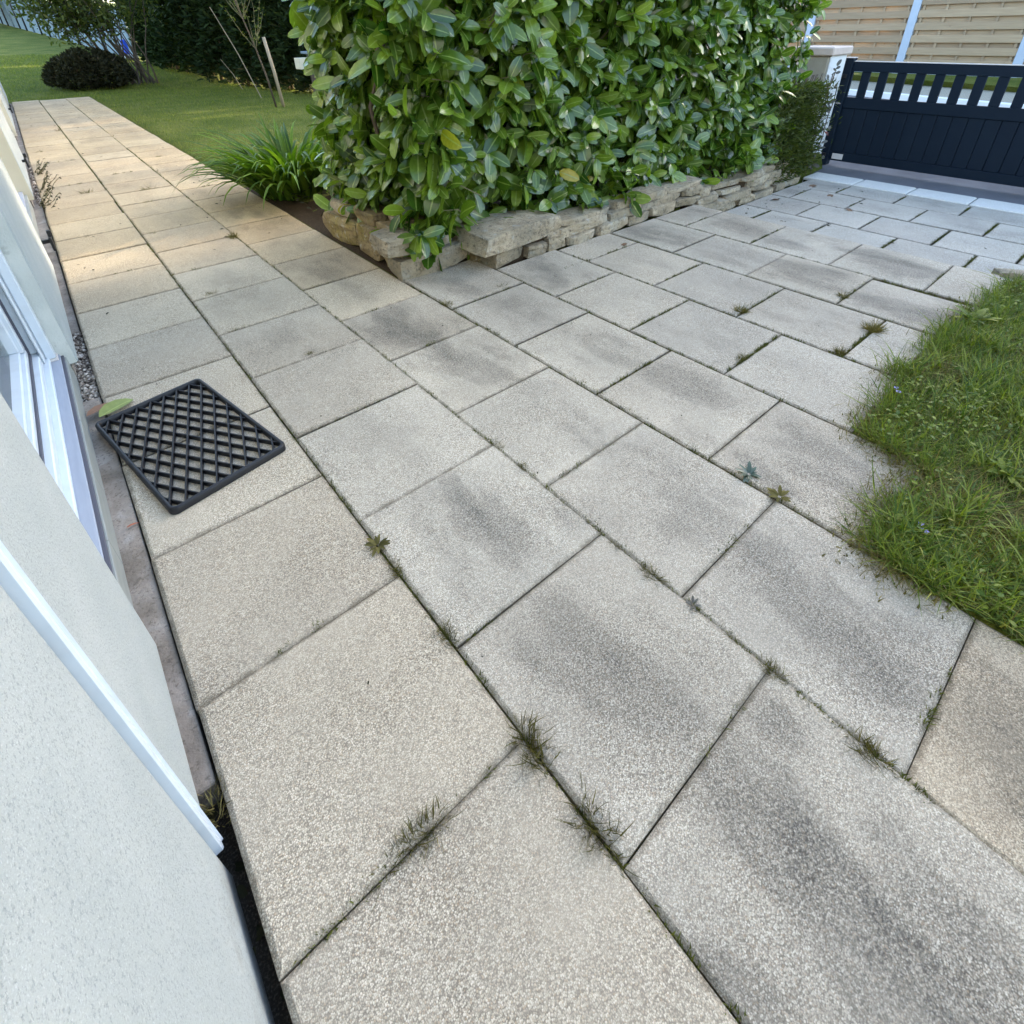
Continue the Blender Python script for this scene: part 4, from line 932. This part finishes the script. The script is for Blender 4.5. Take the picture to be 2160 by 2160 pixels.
# fallen leaves
def fallen(x, y, L, rot, base, label, z=.006, curl=.25, w=.36):
    T = leaf_template(L, w, .35, curl); col = np.zeros((len(T[0]), 3)); col[:, 1:] = T[2]
    m, t, b = mat('fallen_leaf', base, .7); g = N(t); a = g.n('Attribute', attribute_type='GEOMETRY', attribute_name='lf'); sp = g.n('SeparateColor'); g.l(a.outputs['Color'], sp.inputs[0])
    P = g.pos(); c = g.mix(g.noise(P, 60, 4), tuple(x_*.65 for x_ in base), tuple(min(1, x_*1.25) for x_ in base)); c = g.mix(g.ramp(sp.outputs[1], [(.88, 0), (.98, .7)]), c, tuple(min(1, x_*1.7) for x_ in base)); g.l(c, b.inputs['Base Color'])
    o = obj('fallen_leaf', mesh('fallen_leaf', T[0], T[1], m, True, col), None, (x, y, z), (random.uniform(-.1, .1), random.uniform(-.15, .15), rot)); return tag(o, label, 'leaf')
fallen(-.018, 2.985, .135, -1.05, (.21, .25, .075), 'green and yellow fallen laurel leaf under the corner of the doormat', .018, .12, .52)
fallen(-.055, 3.03, .14, -.98, (.20, .11, .065), 'curled brown fallen leaf beside the green one by the doormat', .014, .25, .34)
fallen(-.03, 2.33, .035, -1.2, (.30, .10, .05), 'small reddish dry leaf on the concrete strip by the door', .0, .3, .3)
for i, (x, y, L, lb) in enumerate(((5.27, 2.95, .12, 'brown leaf lying near the stone wall on the lower driveway'), (6.05, 2.95, .13, 'largest brown leaf near the gate pillar'), (5.80, 2.70, .10, 'orange brown leaf caught in a driveway joint'), (5.42, 2.42, .08, 'dry leaf caught at a driveway slab corner'), (2.91, 2.855, .06, 'small beige leaf at the joint near the stone wall'))):
    fallen(x, y, L, random.uniform(0, 6), (.20, .12, .07), lb, -.182 if x > 4 else .006, .35, .5)
def litter(name, n, reg, sz):
    P = reg(n); a = rng.uniform(0, 6.28, n)
    W, F, C = scatter(P, np.c_[np.cos(a), np.sin(a), rng.normal(0, .2, n)], unit(np.c_[rng.normal(0, .3, (n, 2)), np.ones(n)]), rng.uniform(*sz, n), leaf_template(1, .5, .3, .3), rng.uniform(0, .99, n)); return tag(obj(name, mesh(name, W, F, M_bush, True, C)), kind='stuff')
litter('leaf_litter', 34, lambda n: np.c_[rng.uniform(4.6, 6.2, n), 3.05 - rng.exponential(.22, n), np.full(n, -.186)], (.012, .04))
litter('path_litter', 120, lambda n: np.c_[rng.uniform(.03, 1.45, n), rng.uniform(4, 18, n), np.full(n, .004)], (.008, .03))
litter('gap_litter', 60, lambda n: np.c_[rng.uniform(-.026, .0, n), rng.uniform(.3, 1.48, n), np.full(n, -.07)], (.008, .03))
litter('patio_litter', 70, lambda n: np.c_[rng.uniform(.1, 3.9, n), rng.uniform(1.3, 3.2, n), np.full(n, .004)], (.004, .011))
litter('bed_litter', 160, lambda n: np.c_[rng.uniform(1.55, 2.1, n), rng.uniform(4.3, 6.0, n), np.full(n, .10)], (.02, .07))

# ------------------------------------------------------------------ gate, pillar
gate = empty('driveway_gate', (7.1, 2.4, -.19), 'dark blue grey metal driveway gate with open slats along its upper part', 'gate'); gate.location = (0, 0, 0)
GX = 7.1; GYe = .2
def gp(name, *bx, m=M_gate, bev=.003): return recenter(MB().box(*bx, bev).obj(name, m, gate))
gp('post', GX-.05, GX+.05, 3.288, 3.385, -.185, .912)
gp('top_rail', GX-.02, GX+.02, GYe, 3.287, .785, .878); gp('rail_cap', GX-.022, GX+.022, GYe, 3.287, .8785, .886, m=M_cap, bev=.001); gp('post_cap', GX-.052, GX+.052, 3.286, 3.387, .9125, .919, m=M_cap, bev=.001)
gp('middle_rail', GX-.02, GX+.02, GYe, 3.287, .425, .533); gp('bottom_rail', GX-.02, GX+.02, GYe, 3.287, -.130, -.038)
edges = 3.275; pitch = .1655; gp('backing', GX+.0115, GX+.016, GYe, 3.287, -.0375, .4245, bev=0)
y = 3.184
while y > GYe+.1:
    gp('slat', GX-.014, GX+.014, y-.0825, y, .5335, .7845); y -= pitch
gp('slat', GX-.014, GX+.014, 3.272, 3.2868, .5335, .7845)
y = 3.287
while y > GYe+.05:
    y2 = max(y-.1285, GYe); gp('board', GX-.011, GX+.011, y2+.0015, y-.0015, -.0375, .4245, bev=.005); y = y2
gp('maker_plate', GX-.0245, GX-.0205, 3.14, 3.255, -.112, -.052, m=M_cap, bev=.001)
for z in (.74, -.07):
    mb = MB(); mb.box(GX-.075, GX-.051, 3.31, 3.375, z-.02, z+.02, .003); mb.tube([(GX-.065, 3.37, z), (GX-.09, 3.43, z)], .012, 8); recenter(mb.obj('hinge', M_dark, gate))
pill = empty('gate_pillar', (6.75, 3.5, -.19), 'rendered stone gate pillar with white front edge and flat coping', 'pillar'); pill.location = (0, 0, 0)
recenter(MB().box(6.56, 6.96, 3.345, 3.68, -.25, .945, .01).obj('shaft', M_pill, pill))
recenter(MB().box(6.575, 6.958, 3.330, 3.344, -.22, .947, .004).obj('white_face', M_wpaint, pill))
recenter(MB().box(6.53, 7.0, 3.30, 3.72, .95, 1.03, .012).obj('coping', M_cope, pill))
sw = empty('boundary_wall', (6.7, 5, 0), 'rough low boundary wall behind the gate pillar', 'wall'); sw.location = (0, 0, 0)
recenter(MB().box(6.62, 6.9, 3.685, 13.8, -.3, .75, .01).obj('masonry', M_pill, sw))

# ------------------------------------------------------------------ fence across the street
fence = empty('wooden_fence', (14, 4, .3), 'woven pale timber fence with grey posts across the street', 'fence'); fence.location = (0, 0, 0)
posts = [8.81, 6.885, 4.96, 3.10, 1.24, -.62]
for y in posts: recenter(MB().box(13.93, 14.05, y-.07, y+.07, .1, 2.30, .006).obj('post', M_post, fence))
for ya, yb in zip(posts[1:], posts[:-1]):
    recenter(MB().box(13.965, 14.02, ya+.071, yb-.071, .1, .42, .004).obj('plinth', M_post, fence))
    z = .445; r_ = 0
    while z < 2.2:
        recenter(MB().box(13.945, 13.964, ya+.072, yb-.072, z, z+.125, .003).obj('slat', M_wood, fence))
        recenter(MB().box(14.002, 14.019, ya+.072, yb-.072, z+.112, z+.222, .003).obj('slat', M_wood, fence)); z += .2095
    for f in (.03, .27, .51, .75, .97):
        y = ya + .08 + (yb-ya-.16)*f; recenter(MB().box(13.9645, 13.9975, y-.02, y+.02, .43, 2.26).obj('batten', M_wood, fence))

# ------------------------------------------------------------------ conifer hedge, bushes, far garden
def foliage_volume(name, P, Nout, size, m, parent, W_=.35, tint=None, droop=.2, jit=.7, updir=.35):
    n = len(P); D = unit(Nout + rng.normal(0, jit, P.shape) + np.array([[0, 0, updir]])); Nm = unit(Nout*.5 + rng.normal(0, .6, P.shape) + np.array([[0, 0, .6]]))
    T = leaf_template(1, W_, .15, droop, (0, .35, .75, 1), (.25, 1, .7, 0))
    Wv, F, C = scatter(P, D, Nm, size, T, rng.uniform(0, .95, n) if tint is None else tint); C[:, 1] *= .7
    o = obj(name, mesh(name, Wv, F, m, True, C), parent); o['kind'] = 'stuff'; return o
def bline(y): return 5.75 - (y-14.2)*.142
con = empty('conifer_hedge', (5, 19, 0), 'tall dark green conifer hedge along the garden boundary', 'hedge'); con.location = (0, 0, 0)
n = 34000; y = 13.9 + rng.uniform(0, 1, n)**1.3*12.4; z = rng.uniform(0.05, 3.4, n); lump = .18*np.sin(y*2.6)*np.sin(z*1.7+y) + .1*np.sin(y*6+z*3)
x = bline(y) - lump - .12 + np.abs(rng.normal(0, .22, n)) + .12*(z-1)*.1; gz = ground_z(np.zeros(n), y)
low = rng.uniform(0, 1, n) < np.clip((z-.0)/.35, .45, 1); P = np.c_[x, y, z+gz][low]; n = len(P)
foliage_volume('foliage', P, np.tile([[-1., -.3, 0]], (n, 1)), rng.uniform(.10, .24, n), M_thuja, con, .34, None, .2, .6, .5)
n = 5200; P = np.c_[rng.uniform(5.6, 7.0, n), 13.9+rng.normal(0, .16, n), rng.uniform(.05, 3.4, n)]; foliage_volume('end_foliage', P, np.tile([[0, -1., 0]], (n, 1)), rng.uniform(.10, .24, n), M_thuja, con, .34, None, .2, .6, .5)
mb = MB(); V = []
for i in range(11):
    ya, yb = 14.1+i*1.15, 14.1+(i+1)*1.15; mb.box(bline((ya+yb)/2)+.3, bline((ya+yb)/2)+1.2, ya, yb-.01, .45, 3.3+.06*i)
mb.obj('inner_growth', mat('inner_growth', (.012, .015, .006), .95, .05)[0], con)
mb = MB()
for i in range(26): y = 14.1+i*.47; x = bline(y)+random.uniform(.1, .35); gz_ = float(ground_z(0, y)); mb.tube([(x, y, gz_-.05), (x+random.uniform(-.05, .05), y, gz_+.5), (x, y, gz_+1.6)], [.05, .04, .03], 6)
mb.obj('trunks', M_bark, con, True)

def mound(name, c, rad, hgt, n, size, m, label, cat, seed=0):
    root = empty(name, c, label, cat)
    a = rng.uniform(0, 6.28, n); v = rng.uniform(0, 1, n); zz = v**.8; rr = (1 - zz**3.2)**.5*.98*(.86+.14*np.sin(a*5)) * np.clip(.62+zz*2.2, 0, 1)*(1 - .25*rng.uniform(0, 1, n)**2)
    P = np.c_[np.cos(a)*rr*rad[0], np.sin(a)*rr*rad[1], zz*hgt*(.9+.1*np.sin(a*3+1)) + .03]
    foliage_volume('foliage', P, unit(np.c_[np.cos(a), np.sin(a), zz*1.2]), rng.uniform(*size, n), m, root, .4)
    mb = MB()
    for k in range(14):
        b_ = random.uniform(0, 6.28); q_ = random.uniform(.3, .8); mb.tube([(0, 0, -.05), (math.cos(b_)*rad[0]*q_*.4, math.sin(b_)*rad[1]*q_*.4, hgt*.4), (math.cos(b_)*rad[0]*q_, math.sin(b_)*rad[1]*q_, hgt*.85)], [.02, .013, .006], 5)
    mb.obj('stems', M_bark, root, True); return root
mound('round_bush', (1.86, 20.4, .05), (1.08, .95), .90, 11000, (.05, .12), M_bush, 'low rounded dark brown green bush at the far end of the path', 'bush')
# many-stemmed shrub behind it
sh = empty('tall_shrub', (2.95, 20.7, .08), 'tall many stemmed shrub leaning left behind the low dark bush', 'shrub'); PP = []; mb = MB()
for k in range(30):
    p = Vector((random.uniform(-.45, .45), random.uniform(-.25, .25), -.05)); d = Vector((random.uniform(-.62, .18), random.uniform(-.25, .25), 1)); pts = [p]
    for q_ in range(8):
        pts.append(pts[-1] + d.normalized()*random.uniform(.28, .42)); d += Vector((random.uniform(-.22, .14), random.uniform(-.12, .12), -.02))
        if q_ > 3: PP += [pts[-1] + Vector((random.gauss(0, .22), random.gauss(0, .2), random.gauss(0, .16))) for _ in range(52)]
    mb.tube(pts, [.028, .024, .02, .017, .014, .011, .009, .006, .004], 5, False)
mb.obj('stems', M_bark, sh, True); PP = np.array([tuple(p) for p in PP]); foliage_volume('foliage', PP, unit(rng.normal(0, 1, PP.shape)), rng.uniform(.07, .15, len(PP)), M_olive, sh, .42)

# young staked tree
yt = empty('young_tree', (4.0, 12.55, 0), 'thin young tree with sparse yellowish buds tied beside a stake', 'tree'); mb = MB(); PP = []
trunk = [Vector((0, 0, -.05)), Vector((-.05, .0, .5)), Vector((-.13, .02, 1.0)), Vector((-.24, .03, 1.5)), Vector((-.36, .03, 2.1)), Vector((-.42, .05, 2.8))]
mb.tube(trunk, [.020, .018, .015, .012, .009, .005], 6); mb.obj('trunk', M_bark, yt, True)
mb = MB()
for k in range(16):
    s0 = trunk[random.randint(2, 5)] if k > 2 else trunk[2]; d = Vector((random.uniform(-1, 1), random.uniform(-.6, .6), random.uniform(.5, 1.2))).normalized(); pts = [s0]
    for q_ in range(5): pts.append(pts[-1] + d*random.uniform(.12, .22)); d = (d + Vector((random.uniform(-.2, .2), random.uniform(-.2, .2), .05))).normalized(); PP += [pts[-1] + Vector((random.gauss(0, .03), random.gauss(0, .03), random.gauss(0, .03))) for _ in range(5)]
    mb.tube(pts, [.007, .006, .005, .004, .003, .002], 5, False)
mb.obj('branches', M_twig, yt, True); PP = np.array([tuple(p) for p in PP]); foliage_volume('buds', PP, unit(rng.normal(0, 1, PP.shape)+[0, 0, .5]), rng.uniform(.03, .07, len(PP)), M_olive, yt, .4, rng.uniform(.6, .99, len(PP)))
mb = MB(); mb.tube([(4.13, 12.5, -.1), (4.09, 12.5, .6), (4.03, 12.5, 1.2)], .032, 8); tag(recenter(mb.obj('tree_stake', M_stake, None, True)), 'pale wooden stake standing beside the thin young tree', 'stake')
for (pa, pb, lb) in (((4.78, 17.3, -.02), (4.42, 17.3, .72), 'thin grey cane leaning in the lawn before the conifer hedge'), ((4.35, 14.5, .0), (3.78, 14.6, 1.75), 'bare thin branch standing left of the young tree')):
    mb = MB(); a_, b_ = Vector(pa), Vector(pb); mb.tube([a_, a_.lerp(b_, .5)+Vector((.03, 0, .02)), b_], [.012, .01, .006], 5); tag(recenter(mb.obj('garden_cane', M_stake)), lb, 'cane')
# cream box seen through the laurel leaves
cb = empty('garden_box', (5.28, 14.0, 0), 'cream box with grey lid half hidden behind laurel leaves', 'box'); cb.location = (0, 0, 0)
recenter(MB().box(5.02, 5.62, 13.55, 13.85, .57, .79, .01).obj('body', M_cream, cb)); recenter(MB().box(5.2, 5.66, 13.5, 13.88, .86, .91, .01).obj('lid', M_panel, cb)); recenter(MB().box(5.3, 5.56, 13.6, 13.84, .791, .859, .01).obj('neck', M_dark, cb)); recenter(MB().box(5.28, 5.38, 13.65, 13.75, -.05, .569, .005).obj('post', M_bark, cb))
# plant mass and rose by the pillar
n = 9000; rt = empty('heath_shrub', (6.1, 3.35, 0), 'dark fine leaved shrub between the laurel hedge and gate pillar', 'shrub'); rt.location = (0, 0, 0)
zz = rng.uniform(-.12, .74, n); P = np.c_[5.98 + rng.normal(0, .23, n) - (zz-.1)*.06, 3.25+np.abs(rng.normal(0, .14, n))-.1, zz]
foliage_volume('foliage', P, np.tile([[-.3, -1., .3]], (n, 1)), rng.uniform(.025, .065, n), M_olive, rt, .25, rng.uniform(.0, .8, n))
mb = MB()
for k in range(16): x = 6.15+random.gauss(0, .12); mb.tube([(x, 3.4, -.15), (x+random.gauss(0, .05), 3.36, .3), (x+random.gauss(0, .1), 3.32, .8)], [.012, .009, .004], 5)
mb.obj('stems', M_bark, rt, True)
rose = empty('climbing_rose', (6.5, 3.2, -.2), 'straggling dark rose with a few red leaves climbing the white pillar', 'rose'); rose.location = (0, 0, 0); mb = MB(); PP = []
for k in range(7):
    pts = [Vector((6.5+random.uniform(-.1, .08), 3.25+random.uniform(-.02, .05), -.2))]
    for q_ in range(7): pts.append(pts[-1] + Vector((random.gauss(.0, .04), random.gauss(-.002, .015), random.uniform(.10, .18)))); PP += [pts[-1] + Vector((random.gauss(0, .04), random.gauss(-.02, .02), random.gauss(0, .03))) for _ in range(2)]
    mb.tube(pts, .005, 5, False)
mb.obj('stems', M_bark, rose, True); PP = np.array([tuple(p) for p in PP]); n = len(PP)
W, F, C = scatter(PP, unit(rng.normal(0, 1, (n, 3))), unit(rng.normal(0, .5, (n, 3))+[-.5, -.4, .5]), rng.uniform(.035, .075, n), leaf_template(1, .5, .2, .2), rng.uniform(0, .99, n)); obj('leaves', mesh('leaves', W, F, M_red, True, C), rose)

# far garden fence and what stands beyond
gf = empty('garden_fence', (2, 44, 1.4), 'long grey blue panel fence with dark posts at the end of the lawn', 'fence'); gf.location = (0, 0, 0)
A_, B_ = Vector((4.1, 27.2)), Vector((.9, 57.0)); Lf = (B_-A_).length; df = (B_-A_)/Lf; npan = 15
for i in range(npan+1):
    p = A_ + df*(Lf*i/npan); z0 = .06*(p.y-19); mb = MB(); mb.tube([(p.x-.06, p.y, z0-.2), (p.x-.06, p.y, z0+1.9)], .045, 6); recenter(mb.obj('post', M_dark if i % 3 else M_panel, gf, True))
    if i < npan:
        q_ = A_ + df*(Lf*(i+1)/npan); z1 = .06*(q_.y-19); nrm = Vector((-df.y, df.x))*.03
        for r0, r1 in ((0, .55), (.56, 1.1), (1.11, 1.6)):
            V = [(p.x+s_*nrm.x, p.y+s_*nrm.y, z0+h) for s_ in (-1, 1) for h in (r0, r1)] + [(q_.x+s_*nrm.x, q_.y+s_*nrm.y, z1+h) for s_ in (-1, 1) for h in (r0, r1)]
            obj('panel', mesh('panel', V, [[0, 1, 5, 4], [2, 6, 7, 3], [1, 3, 7, 5], [0, 4, 6, 2], [0, 2, 3, 1], [4, 5, 7, 6]], M_panel), gf)
def tree(name, c, h, rad, n, m, label, size=(.25, .55), cat='tree', trunk_h=None):
    root = empty(name, c, label, cat); th = trunk_h or h*.35; mb = MB(); mb.tube([(0, 0, -.3), (0, 0, th), (.1, 0, h*.8)], [.16, .11, .03], 7); mb.obj('trunk', M_bark, root, True)
    a = rng.uniform(0, 6.28, n); u = rng.uniform(-1, 1, n); r = (rng.uniform(.25, 1, n))**.5; s = np.sqrt(1-u*u); lump = 1 + .25*np.sin(a*3+u*4)*np.cos(u*5)
    P = np.c_[np.cos(a)*s*r*rad*lump, np.sin(a)*s*r*rad*lump, th*.7+(h-th*.7)*(.5+.5*u*r*lump)]
    foliage_volume('crown', P, unit(np.c_[np.cos(a)*s, np.sin(a)*s, u]), rng.uniform(*size, n), m, root, .45); return root
tree('dark_tree', (-1.5, 52, 2.0), 7, 2.6, 3500, M_thuja, 'dark tree standing at the far left end of the garden fence', trunk_h=.8)
tree('dark_tree', (1.5, 64, 2.6), 9, 4.0, 3500, M_thuja, 'broad dark tree beyond the far garden fence', trunk_h=1)
bt = empty('garden_bag', (3.95, 28.0, .55), 'small blue and white bag at the far end of the conifer hedge', 'bag')
mb = MB(); mb.box(-.14, .14, -.1, .1, .12, .62, .05); mb.obj('blue_body', mat('blue_plastic', (.03, .09, .55), .5)[0], bt); mb = MB(); mb.box(-.2, .2, -.12, .12, -.02, .119, .04); mb.obj('white_base', M_white, bt)
# across the street, behind the fence: unseen house and trees, added to keep the low sun off the patio
nh = empty('sun_block_house', (20, -4, .3), 'unseen pale house added across the street to block the low sun', 'house'); nh.location = (0, 0, 0)
recenter(MB().box(18, 26, -16, 5.6, -.2, 6.4).obj('wall', M_stucco, nh))
V = [(17.6, -16.3, 6.3), (17.6, 5.9, 6.3), (22, 5.9, 9.0), (22, -16.3, 9.0), (26.4, 5.9, 6.3), (26.4, -16.3, 6.3)]
obj('roof', mesh('roof', V, [[0, 1, 2, 3], [3, 2, 4, 5], [1, 4, 2], [0, 3, 5], [0, 5, 4, 1]], bpy.data.materials['roof_tile']), nh)
tree('sun_filter_tree', (20, 9.0, .3), 8.5, 3.4, 3000, M_olive, 'unseen thin crowned tree added beyond the street to filter the low sun', (.3, .55))
tree('sun_filter_tree', (16.5, 13.5, .3), 7.0, 2.6, 2400, M_olive, 'smaller unseen tree added beyond the street to dapple the sunlight', (.25, .5))
